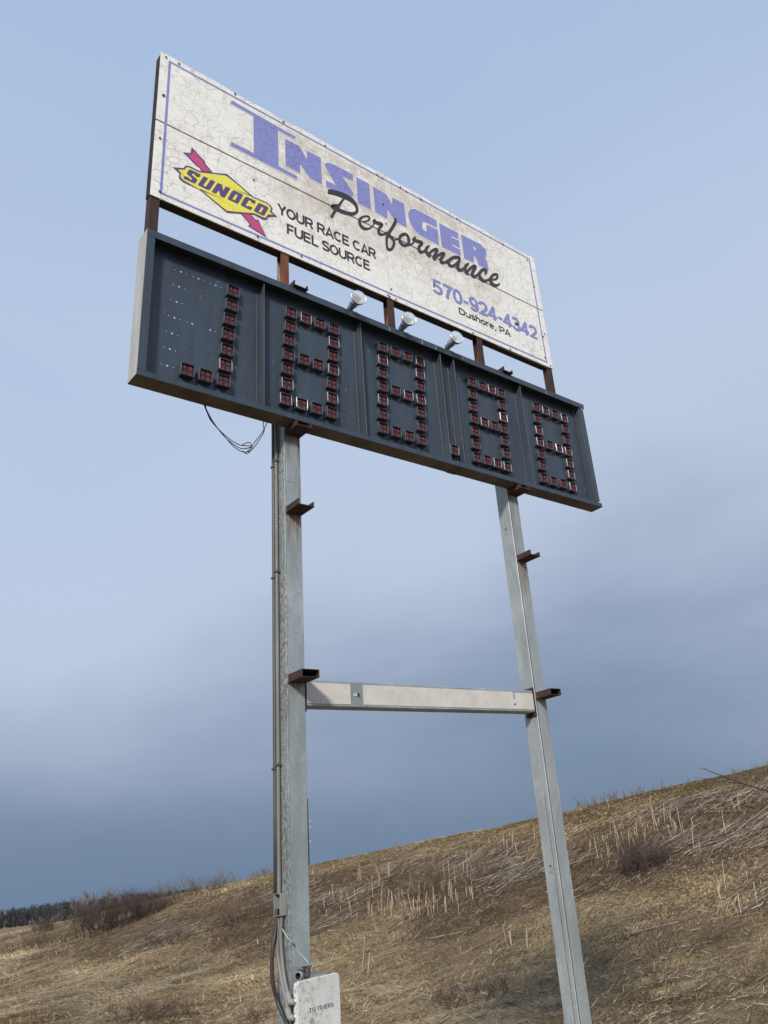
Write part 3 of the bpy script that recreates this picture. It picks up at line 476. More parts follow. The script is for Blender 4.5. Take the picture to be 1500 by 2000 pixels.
# ------------------------------------------------------------------ billboard above the scoreboard
ZS, XS = 7.797, SW/2
bb = empty('billboard', (SW/2, .09, BZ1), 'crackled white advertising board with blue INSINGER heading above the scoreboard', 'billboard')
for i, x in enumerate((0.004, 1.200, 2.404, 3.632, 4.792)):
    z1 = SZ1-.05
    u = boxes('upright', [(x, x+.084, .0535, .0600, BZ1+.0005, z1), (x+.003, x+.081, .124, .130, BZ1+.0005, z1), (x+.037, x+.045, .0602, .1238, BZ1+.0005, z1)] if i in (1, 2, 3)
              else [(x, x+.080, .0535, .134, BZ1+.0005, z1)], M_rust_o if i == 1 else M_rust, bb, .002)
    if i in (2, 3):
        me = mesh_from('gusset', [(x-.05, .060, BZ1), (x, .060, BZ1), (x, .060, BZ1+.20), (x-.05, .066, BZ1), (x, .066, BZ1), (x, .066, BZ1+.20)], [(0, 1, 2), (5, 4, 3), (0, 2, 5, 3), (0, 3, 4, 1), (1, 4, 5, 2)])
        link('gusset', me, M_rust_o, u)
bar = flat('bottom_bar', [[(0.09, .0545), (SW-.088, .0545), (SW-.088, .136), (0.09, .136)]]+[ring(x, .096, .0095) for x, y in BARHOLES], SZ0+.004, M_frame, bb, .006, 0, 'Z')
boxes('bottom_bar_web', [(0.09, SW-.088, .1365, .1425, SZ0+.001, SZ0+.075)], M_frame, bb)
boxes('trim_strip', [(3.95, SW+.012, .0535, .060, SZ0-.006, SZ0-.001)], M_endcap, bb)
boxes('side_bar', [(-.004, .0035, .0535, .13, SZ0+.01, SZ1-.03)], M_frame, bb)
boxes('side_bar', [(SW+.0005, SW+.006, .0535, .10, SZ0+.01, SZ1-.02)], M_frame, bb)
boxes('middle_bar', [(.09, SW-.09, .0532, .0534, ZS-.04, ZS+.04)], M_frame, bb)
boxes('top_bar', [(.03, SW-.02, .0535, .10, SZ1-.004, SZ1+.003)], M_frame, bb)
random.seed(11)
for (a, b, c, d_) in ((0, XS-.004, ZS+.009, SZ1), (XS+.004, SW, ZS+.009, SZ1), (0, XS-.004, SZ0, ZS-.009), (XS+.004, SW, SZ0, ZS-.009)):
    nx, nz = 24, 8; V = []; F = []
    top = c > ZS
    for j in range(nz+1):
        for i in range(nx+1):
            X, Zz = a+(b-a)*i/nx, c+(d_-c)*j/nz
            if top and j == nz: Zz += .006*math.sin(X*5.1)+.004*math.sin(X*13+1)-.005*(X > 2.5)
            wob = .0012*math.sin(X*4.3+Zz*2)
            V.append((X, SY+wob*0, Zz))
    for j in range(nz):
        for i in range(nx): F.append((j*(nx+1)+i, j*(nx+1)+i+1, (j+1)*(nx+1)+i+1, (j+1)*(nx+1)+i))
    n = len(V); rim = [j for j in range(nx+1)]+[j*(nx+1)+nx for j in range(1, nz+1)]+[nz*(nx+1)+i for i in range(nx-1, -1, -1)]+[j*(nx+1) for j in range(nz-1, 0, -1)]
    V += [(V[k][0], SY+.012, V[k][2]) for k in rim]; m = len(rim)
    for k in range(m): F.append((rim[(k+1) % m], rim[k], n+k, n+(k+1) % m))
    F.append(tuple(range(n, n+m))[::-1])
    link('sign_panel', mesh_from('sign_panel', V, F), M_white, bb)
YL = SY-.0012
def edge_band(name, loops, y, hw, mat, parent):
    V = []; F = []; k = 0
    for lp in loops:
        for (xa, za), (xb, zb_) in zip(lp, lp[1:]+lp[:1]):
            L_ = math.hypot(xb-xa, zb_-za); tx, tz_ = (xb-xa)/L_*hw, (zb_-za)/L_*hw; b = len(V); yy = y-.00003*k; k += 1
            V += [(xa-tx+tz_, yy, za-tz_-tx), (xb+tx+tz_, yy, zb_+tz_-tx), (xb+tx-tz_, yy, zb_+tz_+tx), (xa-tx-tz_, yy, za-tz_+tx)]; F.append((b, b+1, b+2, b+3))
    return link(name, mesh_from(name, V, F), mat, parent)
def bord(name, ox0, oz0, ox1, oz1, w): return [[(ox0, oz0), (ox1, oz0), (ox1, oz1), (ox0, oz1)], [(ox0+w, oz0+w), (ox1-w, oz0+w), (ox1-w, oz1-w), (ox0+w, oz1-w)]]
flat('border_line', bord('b', .072, 6.985, 4.790, 8.594, .022), YL, M_blue, bb)
for k in ('I', 'N', 'S', 'I2', 'N2', 'G', 'E', 'R'):
    lp = [LET[k]]+([LET['Rh']] if k == 'R' else [])
    a = np.array(LET[k]); area = 0.5*np.sum(a[:, 0]*np.roll(a[:, 1], -1)-np.roll(a[:, 0], -1)*a[:, 1])
    o = flat('printed_letter', lp, YL-.0012, M_blue, bb)
    edge_band('letter_edge', lp, YL-.0003, .011, M_halo, o)
V = []; F = []
for i, s in enumerate(STROKES):
    y = YL-.0022-.0002*i; b0 = len(V)
    for xa, za, xb, zb_ in s: V += [(xa, y, za), (xb, y, zb_)]
    for k in range(len(s)-1): F.append((b0+2*k, b0+2*k+1, b0+2*k+3, b0+2*k+2))
    for e in (0, len(s)-1):     # round the stroke ends
        xa, za, xb, zb_ = s[e]; cx, cz = (xa+xb)/2, (za+zb_)/2; r = math.hypot(xa-xb, za-zb_)/2
        if (i == 0 and e == 0): continue
        c0 = len(V); V += [(cx+r*math.cos(q*math.pi/5), y-.00007, cz+r*math.sin(q*math.pi/5)) for q in range(10)]; F.append(tuple(range(c0, c0+10)))
link('script_lettering', mesh_from('script_lettering', V, F), M_black, bb)
def arc(cx, cy, rx, ry, a0, a1, n=12): return [(cx+rx*math.cos(math.radians(a0+(a1-a0)*k/n)), cy+ry*math.sin(math.radians(a0+(a1-a0)*k/n))) for k in range(n+1)]
# plain bold grotesque drawn as centre lines: advance width, strokes (units of cap height)
GL = {'Y': (.72, [[(.05, 1.0), (.36, .46)], [(.67, 1.0), (.36, .46)], [(.36, .50), (.36, 0)]]), 'O': (.84, [arc(.42, .5, .33, .42, 90, 450, 28)]),
 'U': (.78, [[(.10, 1), (.10, .36)]+arc(.39, .36, .29, .28, 180, 360)+[(.68, 1)]]), 'R': (.78, [[(.10, 0), (.10, 1.0)], [(.10, .92), (.46, .92)]+arc(.46, .69, .19, .23, 90, -90)+[(.10, .46)], [(.36, .46), (.47, .40), (.68, 0)]]),
 'A': (.76, [[(.06, 0), (.38, .98), (.70, 0)], [(.18, .29), (.58, .29)]]), 'C': (.80, [arc(.42, .5, .33, .42, 46, 314, 24)]), 'E': (.72, [[(.64, .92), (.10, .92), (.10, .08), (.66, .08)], [(.10, .52), (.60, .52)]]),
 'F': (.66, [[(.62, .92), (.10, .92), (.10, 0)], [(.10, .50), (.54, .50)]]), 'L': (.64, [[(.10, 1), (.10, .08), (.62, .08)]]), 'P': (.72, [[(.10, 0), (.10, 1.0)], [(.10, .92), (.42, .92)]+arc(.42, .66, .22, .26, 90, -90)+[(.10, .40)]]),
 'S': (.72, [arc(.36, .705, .26, .215, 20, 200, 12)+[(.24, .545), (.48, .475)]+arc(.36, .29, .28, .21, 35, -160, 12)]), 'D': (.80, [[(.10, 0), (.10, 1.0)], [(.10, .92), (.36, .92)]+arc(.36, .5, .35, .42, 90, -90)+[(.10, .08)]]),
 'u': (.62, [[(.09, .73), (.09, .25)]+arc(.29, .26, .20, .19, 180, 350)+[(.50, .30)], [(.52, .73), (.52, 0)]]), 's': (.56, [arc(.28, .515, .19, .145, 20, 200, 10)+[(.20, .41), (.36, .345)]+arc(.28, .215, .20, .15, 35, -160, 10)]),
 'h': (.62, [[(.09, 1), (.09, 0)], [(.10, .44)]+arc(.30, .46, .20, .20, 170, 0)+[(.51, 0)]]), 'o': (.64, [arc(.32, .365, .235, .30, 90, 450, 24)]), 'r': (.42, [[(.09, .73), (.09, 0)], [(.10, .44)]+arc(.27, .46, .17, .20, 160, 70)+[(.38, .66)]]),
 'e': (.62, [[(.10, .37), (.53, .37)], arc(.31, .365, .225, .30, 0, 320, 22)]), ',': (.32, [[(.16, .14), (.16, .02), (.10, -.16)]]), ' ': (.30, []), '-': (.42, [[(.06, .36), (.36, .36)]]),
 '5': (.62, [[(.54, .91), (.16, .91), (.11, .50)]+arc(.29, .335, .245, .265, 130, -150, 16)]), '7': (.62, [[(.05, .91), (.55, .91), (.36, .55), (.24, 0)]]), '0': (.62, [arc(.31, .5, .22, .43, 90, 450, 28)]),
 '9': (.62, [arc(.31, .655, .215, .27, 0, 360, 22), [(.525, .66), (.525, .46)]+arc(.29, .36, .235, .29, 0, -140, 12)]), '2': (.62, [arc(.31, .68, .22, .25, 170, -30, 14)+[(.42, .42), (.11, .09), (.56, .09)]]),
 '4': (.62, [[(.60, .25), (.06, .25), (.41, .92)], [(.41, 1.0), (.41, 0)]]), '3': (.62, [arc(.29, .715, .20, .21, 160, -90, 14)+arc(.29, .29, .235, .225, 90, -165, 14)])}
def ribbon(pts, w, V, F, y):
    pts = [q for i, q in enumerate(pts) if i == 0 or math.hypot(q[0]-pts[i-1][0], q[1]-pts[i-1][1]) > 1e-5]
    n = len(pts); closed = math.hypot(pts[0][0]-pts[-1][0], pts[0][1]-pts[-1][1]) < 1e-4; b = len(V)
    for i in range(n):
        p = pts[i]; a = pts[i-1] if i else (pts[-2] if closed else None); c = pts[i+1] if i < n-1 else (pts[1] if closed else None)
        t1 = (p[0]-a[0], p[1]-a[1]) if a else (c[0]-p[0], c[1]-p[1]); t2 = (c[0]-p[0], c[1]-p[1]) if c else t1
        l1, l2 = math.hypot(*t1), math.hypot(*t2); t1 = (t1[0]/l1, t1[1]/l1); t2 = (t2[0]/l2, t2[1]/l2)
        m = (-(t1[1]+t2[1]), t1[0]+t2[0]); ml = math.hypot(*m) or 1; m = (m[0]/ml, m[1]/ml); k = min(2.0, 1/max(.3, m[0]*-t1[1]+m[1]*t1[0]))
        V += [(p[0]+m[0]*w/2*k, y, p[1]+m[1]*w/2*k), (p[0]-m[0]*w/2*k, y, p[1]-m[1]*w/2*k)]
    for i in range(n-1): F.append((b+2*i, b+2*i+2, b+2*i+3, b+2*i+1))
def sans(name, body, x0, x1, z0, z1, y, mat, parent, wt=.16):
    V = []; F = []; x = 0; q = 0
    for ch in body:
        adv, st = GL[ch]
        for s_ in st: q += 1; ribbon([(x+a, b) for a, b in s_], wt, V, F, y-.00025*(q % 4))
        x += adv
    mn = min(v[0] for v in V); mx = max(v[0] for v in V)
    V = [(x0+(v[0]-mn)/(mx-mn)*(x1-x0), v[1], z0+v[2]*(z1-z0)) for v in V]
    o = link(name, mesh_from(name, V, F), mat, parent); o['kind'] = 'stuff'; return o
for nm, body, (x0, x1, z0, z1), mt, wt_ in (('slogan_line', 'YOUR RACE CAR', (1.162, 2.290, 7.370, 7.492), M_black, .168), ('slogan_line', 'FUEL SOURCE', (1.258, 2.200, 7.175, 7.296), M_black, .168),
        ('phone_number', '570-924-4342', (3.035, 4.690, 7.280, 7.472), M_blue, .18), ('town_name', 'Dushore, PA', (3.392, 4.199, 7.139, 7.229), M_black, .145)):
    sans(nm, body, x0, x1, z0, z1, YL-.002, mt, bb, wt_)
lg = flat('logo', [LOGO['outline']], YL-.0024, M_purple, bb)
flat('logo_arrow', [LOGO['tail']], YL-.0008, M_purple, lg); flat('logo_arrow', [LOGO['head']], YL-.0008, M_purple, lg)
flat('logo_arrow_fill', [LOGO['tailred']], YL-.0016, M_red, lg); flat('logo_arrow_fill', [LOGO['headred']], YL-.0016, M_red, lg)
flat('logo_field', [LOGO['yellow']], YL-.0032, M_yellow, lg)
flat('logo_line', [LOGO['line1']], YL-.0040, M_purple, lg); flat('logo_line', [LOGO['line2']], YL-.0040, M_purple, lg)
for lp in LOGO['letters']: flat('logo_letter', lp, YL-.0048, M_purple, lg)
sm = tube_me('screw', [(0, -.003, 0), (0, .0, 0)], .010, 8); sm.materials.append(M_screw)
for x, z in SCREWS:
    o = link('screw', sm, None, bb); o.matrix_basis = Matrix.Translation((x, SY-.0055, z))

# ------------------------------------------------------------------ floodlights on top of the scoreboard
RIGHT, UP = Vector((.727, -.676, -.118)), Vector((-.203, -.376, .904))
for i, (x, tw, lab) in enumerate(((1.935, 0.0, 'round floodlight on the scoreboard rim, nearest the orange rusted upright'), (2.545, 0.0, 'middle round floodlight of three on the scoreboard rim'), (3.150, .35, 'rightmost of the three round floodlights on the scoreboard rim'))):
    root = empty('floodlight', (x, .05, BZ1), lab, 'floodlight', 'floodlights on the scoreboard rim')
    boxes('base', [(x-.07, x+.075, .012, .095, BZ1+.001, BZ1+.022), (x-.012, x+.012, .04, .064, BZ1+.022, BZ1+.040)], M_alu, root, .003)
    piv = Vector((x-.005, .05, BZ1+.05)); tocam = (CAM-piv).normalized()
    ax = (tocam*(1.0-.35*tw)+RIGHT*(.46+.3*tw)+UP*.60).normalized()
    Mx = Matrix.Translation(piv) @ ax.to_track_quat('Z', 'Y').to_matrix().to_4x4() @ Matrix.Scale(1.22, 4)
    link('socket', lathe_me('socket', [(.0, -.01), (.022, -.01), (.026, 0), (.027, .075), (.033, .078), (.034, .100), (.030, .104)], Mx), M_alu, root)
    bl = link('bulb', lathe_me('bulb', [(.026, .098), (.030, .115), (.044, .138), (.056, .165), (.0615, .186), (.0615, .194), (.058, .195), (.052, .175), (.036, .150), (.016, .134), (.0, .131)], Mx, 28), M_reflector, root)
    link('lens', lathe_me('lens', [(.0, .201), (.02, .2), (.04, .1975), (.0575, .1935)], Mx, 28), M_glass, bl)

# ------------------------------------------------------------------ conduits, cables and boxes on the left post
def conduit(name, label, pts, r, mat, wave=0.0, n=10, cat='conduit', clips=()):
    root = empty(name, pts[-1] if pts[-1][2] < pts[0][2] else pts[0], label, cat)
    link('pipe', tube_me('pipe', pts, r, n, wave), mat, root)
    for (x, y, z) in clips:
        boxes('clip', [(x-.019, x+.018, y-.020, y+.020, z-.010, z+.010)], M_lead_d, root, .004)
    return root
def vert(x, y, z0, z1, step, xb=None, yb=None):
    n = max(2, int(abs(z1-z0)/step)); return [(x+(0 if xb is None else (xb-x)*k/n), y+(0 if yb is None else (yb-y)*k/n), z0+(z1-z0)*k/n) for k in range(n+1)]
cA = conduit('conduit', 'rear dark conduit pipe running up the side of the left post', vert(1.258, .312, 5.75, 1.60, .5), .0150, M_lead_d, clips=[(1.258, .312, z) for z in (4.84, 3.86, 2.42)])
cB = conduit('conduit', 'ribbed grey conduit next to the flaking side of the left post', vert(1.259, .268, 5.75, 1.60, .014), .0150, M_lead_m, .14, clips=[(1.259, .268, z) for z in (4.88, 3.90, 2.44)])
jb = empty('junction_box', (1.255, .25, 1.475), 'small grey open junction box on the side of the left post', 'junction box')
boxes('shell', [(1.231, 1.2795, .210, .214, 1.476, 1.612), (1.231, 1.2795, .288, .292, 1.476, 1.612), (1.231, 1.2795, .2142, .2878, 1.476, 1.480), (1.231, 1.2795, .2142, .2878, 1.608, 1.612)], M_lead, jb, .001)
boxes('back', [(1.274, 1.2793, .2144, .2876, 1.4802, 1.6078)], M_lead_d, jb)
conduit('flexible_conduit', 'ribbed flexible conduit dropping from the junction box to the control box', spline([(1.258, .235, 1.478), (1.256, .245, 1.352), (1.255, .225, 1.205), (1.255, .195, 1.104), (1.253, .155, 1.035)], 14), .0145, M_lead_m, .22)
conduit('flexible_conduit', 'longer ribbed conduit beside the control box running to its lower side', spline([(1.258, .272, 1.478), (1.250, .278, 1.294), (1.250, .247, 1.162), (1.250, .197, 1.049), (1.250, .155, .955)], 18), .0145, M_lead_m, .22)
conduit('flexible_conduit', 'black flexible conduit bowing out left of the junction box', spline([(1.252, .284, 1.52), (1.233, .275, 1.38), (1.212, .27, 1.30), (1.204, .27, 1.184), (1.211, .265, 1.083), (1.235, .255, .993), (1.245, .21, .92), (1.248, .15, .85), (1.25, .12, .7)], 12), .0135, M_cable, .12)
cx = empty('control_box', (1.42, .11, .54), 'white mildewed control box lettered TSI TIMERS on the left post', 'control box')
def rbox(name, x0, x1, y0, y1, z0, z1, r, mat, parent, ch=.008):
    """a box with rounded corners (seen from the front) and a softened front edge"""
    V = []; F = []; hx, hz, mx, mz = (x1-x0)/2, (z1-z0)/2, (x0+x1)/2, (z0+z1)/2; n = 28
    for ins, y in ((ch, y0), (ch*.35, y0+ch*.3), (0, y0+ch), (0, y1)):
        for cx_, cz_, a0 in ((1, 1, 0), (-1, 1, 90), (-1, -1, 180), (1, -1, 270)):
            for k in range(7):
                a = math.radians(a0+15*k); q = max(r-ins, .002); V.append((mx+cx_*(hx-r)+q*math.cos(a), y, mz+cz_*(hz-r)+q*math.sin(a)))
    for i in range(3):
        for k in range(n): F.append((i*n+k, (i+1)*n+k, (i+1)*n+(k+1) % n, i*n+(k+1) % n))
    F.append(tuple(range(n))[::-1]); F.append(tuple(range(3*n, 4*n)))
    me = mesh_from(name, V, F)
    for q in me.polygons: q.use_smooth = len(q.vertices) == 4
    return link(name, me, mat, parent)
rbox('door', 1.263, 1.583, .060, .088, .54, 1.098, .028, M_box, cx)
rbox('case', 1.272, 1.574, .0885, .118, .548, 1.090, .020, M_box, cx, .002)
for z in (1.05, .60): boxes('mounting_rail', [(1.392, 1.512, .1185, .166, z, z+.064)], M_lead, cx, .003)
GL.update({'T': (.72, [[(.04, .90), (.68, .90)], [(.36, .9), (.36, 0)]]), 'I': (.30, [[(.15, 1), (.15, 0)]]), 'M': (.95, [[(.10, 0), (.14, .96), (.475, .12), (.81, .96), (.85, 0)]])})
sans('lettering', 'TSI TIMERS', 1.345, 1.526, .914, .938, .0592, paint('blue_print', (.02, .018, .10), .1, .5), cx, .14)
for z, y in ((.990, .103), (.905, .106)):
    e = link('elbow', tube_me('elbow', spline([(1.252, y+.052, z+.045), (1.246, y+.025, z+.014), (1.247, y+.004, z), (1.2715, y-.001, z-.002)], 5), .019, 12), M_lead, cx)
    link('lock_nut', lathe_me('lock_nut', [(.0, .005), (.024, .005), (.024, -.005), (.0, -.005)], Matrix.Translation((1.266, y-.001, z-.002)) @ Matrix.Rotation(math.pi/2, 4, 'Y'), 8), M_alu, e)
ft = empty('conduit_fitting', (1.32, .11, 1.098), 'short open grey pipe fitting lying on top of the control box', 'pipe fitting')
Mf = Matrix.Translation((1.285, .085, 1.125)) @ Matrix.Rotation(math.radians(90), 4, 'Y') @ Matrix.Rotation(math.radians(-25), 4, 'X')
link('sleeve', lathe_me('sleeve', [(.020, .0), (.026, .0), (.026, .03), (.022, .034), (.022, .09), (.0, .09)], Mf, 18), M_lead, ft)
link('bore', lathe_me('bore', [(.020, .0), (.019, .07), (.0, .07)], Mf, 18), M_darkhole, ft)
ph = empty('sensor_plate', (1.352, .10, 1.10), 'flat grey sensor plate with a thin wire above the control box', 'sensor')
Mp = Matrix.Translation((1.352, .095, 1.130)) @ Matrix.Rotation(math.radians(4), 4, 'X') @ Matrix.Rotation(math.radians(3), 4, 'Y')
link('stem', lathe_me('stem', [(.0, -.028), (.007, -.028), (.007, .012), (.012, .014), (.012, .02), (.007, .02)], Mp, 12), M_alu, ph)
link('cone', lathe_me('cone', [(.010, .018), (.032, .036), (.038, .044), (.0, .044)], Mp, 16), M_lead, ph)
pb = bmesh.new(); box_bm(pb, -.070, .070, -.04, .04, .044, .050, .002); bmesh.ops.transform(pb, matrix=Mp, verts=pb.verts); me = bpy.data.meshes.new('plate'); pb.to_mesh(me); pb.free(); link('plate', me, M_lead, ph)
w1 = spline([(1.250, .215, 1.40), (1.259, .160, 1.344), (1.307, .158, 1.293), (1.344, .157, 1.24), (1.373, .140, 1.205), (1.375, .11, 1.183)], 8)
link('wire', tube_me('wire', w1, .003, 6), M_whitewire, ph); link('tape', tube_me('tape', w1[13:18], .004, 6), M_bluewire, ph)
ca = empty('loose_cable', (.9, .15, 4.83), 'thin black cables hanging in a loose loop under the scoreboard left end', 'cable')
for pts in ([(.563, .15, 5.163), (.60, .15, 5.08), (.68, .15, 4.98), (.78, .14, 4.90), (.87, .14, 4.87), (.96, .15, 4.89), (.985, .16, 4.88), (.955, .15, 4.84), (.93, .15, 4.83)],
            [(.575, .15, 5.163), (.62, .16, 5.05), (.71, .15, 4.95), (.82, .14, 4.84), (.90, .14, 4.815), (.95, .15, 4.85), (1.01, .15, 4.95), (1.06, .15, 5.03), (1.10, .15, 5.12), (1.113, .15, 5.163)],
            [(.57, .16, 5.163), (.64, .15, 5.03), (.75, .16, 4.92), (.86, .15, 4.85), (.93, .15, 4.86), (.98, .16, 4.90), (.95, .15, 4.92), (.90, .16, 4.89)],
            [(.90, .15, 4.83), (.94, .16, 4.82), (.99, .15, 4.88), (1.04, .16, 4.96), (1.085, .15, 5.06), (1.075, .15, 5.12), (1.088, .15, 5.163)]):
    link('strand', tube_me('strand', spline(pts, 5), .0038, 6), M_cable, ca)

# ------------------------------------------------------------------ ground: flat verge, then the long grassy bank
EU = np.array([math.sin(math.radians(-5)), math.cos(math.radians(-5))]); EW = np.array([math.sin(math.radians(85)), math.cos(math.radians(85))])
C2 = np.array([CAM.x, CAM.y])
def vnoise(x, y, seed=0):
    xi, yi = np.floor(x).astype(np.int64), np.floor(y).astype(np.int64); fx, fy = x-xi, y-yi
    fx, fy = fx*fx*(3-2*fx), fy*fy*(3-2*fy)
    def h(a, b):
        n = (a*374761393+b*668265263+seed*974711) & 0x7fffffff; n = ((n ^ (n >> 13))*1274126177) & 0x7fffffff
        return ((n ^ (n >> 16)) & 0xffff)/65535.
    return (h(xi, yi)*(1-fx)+h(xi+1, yi)*fx)*(1-fy)+(h(xi, yi+1)*(1-fx)+h(xi+1, yi+1)*fx)*fy
def ss(a, b, x): t = np.clip((x-a)/(b-a), 0, 1); return t*t*(3-2*t)
CU = np.array([-400, -5, 0, 7.6, 13.7, 23.4, 35, 48, 66, 85, 2000.]); CZ = np.array([2.9, 2.9, 2.85, 2.61, 2.32, 1.97, 1.42, .80, .25, 0, 0.])
SC = 1.8   # the bank stands well back from the sign, across a shallow dip
CU, CZ = CU*SC, (CZ-1.7)*SC+1.7
WF, WC, ZF = 8.6*SC, 17.0*SC, -1.36
def tz_uw(u, w):
    zc = np.maximum(np.interp(u, CU, CZ), ZF)
    t = np.clip((w-WF)/(WC-WF), 0, 1); prof = .80*t+.20*ss(0, 1, t)
    base = ZF*ss(5.5, 11.5, w)
    z = base+(zc-ZF)*prof
    z = z+(zc-ZF)*.035*np.exp(-((w-WF)/1.6)**2)
    z = np.where(w > WC, zc-.012*(w-WC), z)-ss(110, 330, w)*4.
    near = np.exp(-np.maximum(0, np.hypot(u, w)-110)/60)
    # hummocks combed across the slope
    q = u*.8+w*.6
    b = (vnoise(u*.22, w*.22, 1)-.5)*.34+(vnoise(q*.9, (w*.8-u*.6)*.42, 2)-.5)*.20+(vnoise(q*2.6, (w*.8-u*.6)*1.1, 3)-.5)*.11
    keep = np.where((w > WC-3) & (w < WC+5), .35, 1.0)*np.where(w < 8, .3, 1)
    return z+b*near*keep
def xy(u, w): return C2[0]+u*EU[0]+w*EW[0], C2[1]+u*EU[1]+w*EW[1]
def tz(x, y):
    dx, dy = x-C2[0], y-C2[1]; return tz_uw(dx*EU[0]+dy*EU[1], dx*EW[0]+dy*EW[1])
gu = np.concatenate([-np.geomspace(2200, 8, 16), np.arange(-6, 40, .2), np.arange(40, 110, .35), np.geomspace(112, 2600, 30)])
gw = np.concatenate([-np.geomspace(2200, 4, 16), np.arange(-2, 10, .4), np.arange(10, 34, .17), np.geomspace(34.5, 2600, 40)])
U, Wg = np.meshgrid(gu, gw, indexing='ij'); X, Y = xy(U, Wg); Zt = tz_uw(U, Wg)
nu, nw = U.shape
idx = np.arange(nu*nw).reshape(nu, nw)
Fg = np.stack([idx[:-1, :-1], idx[:-1, 1:], idx[1:, 1:], idx[1:, :-1]], -1).reshape(-1, 4)
# (u, w, z) is left-handed here, so this order faces up
tg_ = NT('dead_grass_ground')
c = tg_.mixc(tg_.rng(tg_.noise(.9, 6, .65), .35, .68), (.13, .088, .055), (.27, .195, .11))
c = tg_.mixc(tg_.rng(tg_.noise(4, 8, .7), .42, .68), c, (.31, .235, .135)); c = tg_.mixc(tg_.rng(tg_.noise(18, 6, .7), .55, .72, 0, .8), c, (.07, .048, .032))
tg_.col(c); tg_.set(rough=.95, spec=.1); tg_.bump(tg_.noise(14, 8, .75), .8, .06)
gme = np_mesh('ground', np.stack([X, Y, Zt], -1).reshape(-1, 3), Fg)
gme.polygons.foreach_set('use_smooth', np.ones(len(gme.polygons), bool))
ground = tag(link('ground', gme, tg_.m), kind='structure')

# ------------------------------------------------------------------ matted dead grass (uncountable)
def tint_mat(name, rough=.85, gain=1.0):
    t = NT(name); a = t.n.new('ShaderNodeVertexColor'); a.layer_name = 'tint'; t.col(a.outputs['Color']); t.set(rough=rough, spec=.2)
    return t.m
M_blade = tint_mat('dead_grass_blade'); M_stalk = tint_mat('dry_stalk', .7); M_twig = tint_mat('twig_bark', .9)
def scatter(n, p=1.15, wmin=9., wmax=31.6, az0=11, az1=64):
    """points over the visible bank, denser towards the viewer"""
    az = np.radians(rng.uniform(az0, az1, n*4)); r = 12.*(108/12.)**(rng.random(n*4)**p)
    u = r*np.cos(az+math.radians(5)); w = r*np.sin(az+math.radians(5))
    k = (w > wmin) & (w < wmax); return u[k][:n], w[k][:n], r[k][:n]
def zone(u, w):
    """0 = pale combed grass, 1 = brown brush and litter (the cut strip across the right of the bank)"""
    t = (w-WF)/(WC-WF); u = u/SC; w = w/SC
    a = ss(30, 22, u)*ss(.20, .40, t+.35*(vnoise(u*.45, w*.9, 9)-.5))*ss(.86, .64, t+.14*(vnoise(u*.8, w*.8, 10)-.5))
    b = ss(26, 34, u)*ss(.35, .5, t)*ss(.98, .8, t)*ss(.42, .62, vnoise(u*.12, w*.3, 4))*.8
    return np.clip(np.maximum(a, b)*(.50+1.0*vnoise(u*.7, w*1.4, 5)), 0, 1)
N = 1100000
u, w, r = scatter(N); N = len(u); x, y = xy(u, w); z = tz_uw(u, w)
zn = zone(u, w); pale = vnoise(u*.9+w*.5, w*1.6, 6); pn = rng.random(N)
L = rng.uniform(.12, .36, N)*(1-.4*zn)*(.7+.7*vnoise(u*1.1, w*1.1, 7))*np.clip(r/30, .8, 1.5)
L *= np.where((w > WC-2.0), .6, 1)
ang = rng.normal(0, .55, N)+(vnoise(u*.5, w*.5, 8)-.5)*2.0
d0 = -EW*.93+EU*.25; d0 /= np.linalg.norm(d0)
ca_, sa_ = np.cos(ang), np.sin(ang); dx, dy = d0[0]*ca_-d0[1]*sa_, d0[0]*sa_+d0[1]*ca_
lift = np.abs(rng.normal(.10, .16, N)); lift = np.where((rng.random(N) < .012) & (w < WC-2), rng.uniform(.7, 1.5, N), lift)
wd = rng.uniform(.005, .009, N)*np.clip(r/22, .8, 2.4)
hx, hy = np.cos(lift), np.sin(lift)
P0 = np.stack([x, y, z-.015], -1)
slope_z = lambda px_, py_: tz(px_, py_)
ex, ey = x+dx*hx*L, y+dy*hx*L
ez = slope_z(ex, ey)+hy*L*.55+rng.uniform(.0, .04, N)
P2 = np.stack([ex, ey, ez], -1)
sd_ = np.stack([-dy, dx, np.zeros(N)], -1)*wd[:, None]
P0[:, 2] += .02+rng.uniform(0, .04, N); P2[:, 2] += .02
V = np.stack([P0-sd_, P0+sd_, P2], 1).reshape(-1, 3); Fb = np.arange(N*3).reshape(-1, 3)
PAL = np.array([(.46, .35, .20), (.57, .46, .29), (.32, .225, .125), (.165, .108, .070), (.27, .235, .11)])
mixv = np.stack([.9*(1-zn), 1.1*pale*(1-.75*zn), .45+.6*zn, .20+1.7*zn, .10+.25*(vnoise(u*.6, w*.6, 12) > .62)], -1)
cum = np.cumsum(mixv, 1); pick = (pn*cum[:, -1])[:, None] > cum; k = pick.sum(1)
Cb = PAL[k]*rng.uniform(.75, 1.2, (N, 1)); Cb *= (.88+.62*vnoise(u*.16+3, w*.34, 41))[:, None]*rng.uniform(.87, 1.14, (N, 1))*(1+.16*ss(WC-4.5, WC-1, w))[:, None]; Cb = np.repeat(Cb, 3, 0)
tag(link('dead_grass', np_mesh('dead_grass', V, Fb, Cb), M_blade), 'matted tan dead grass covering the bank', 'grass', kind='stuff')

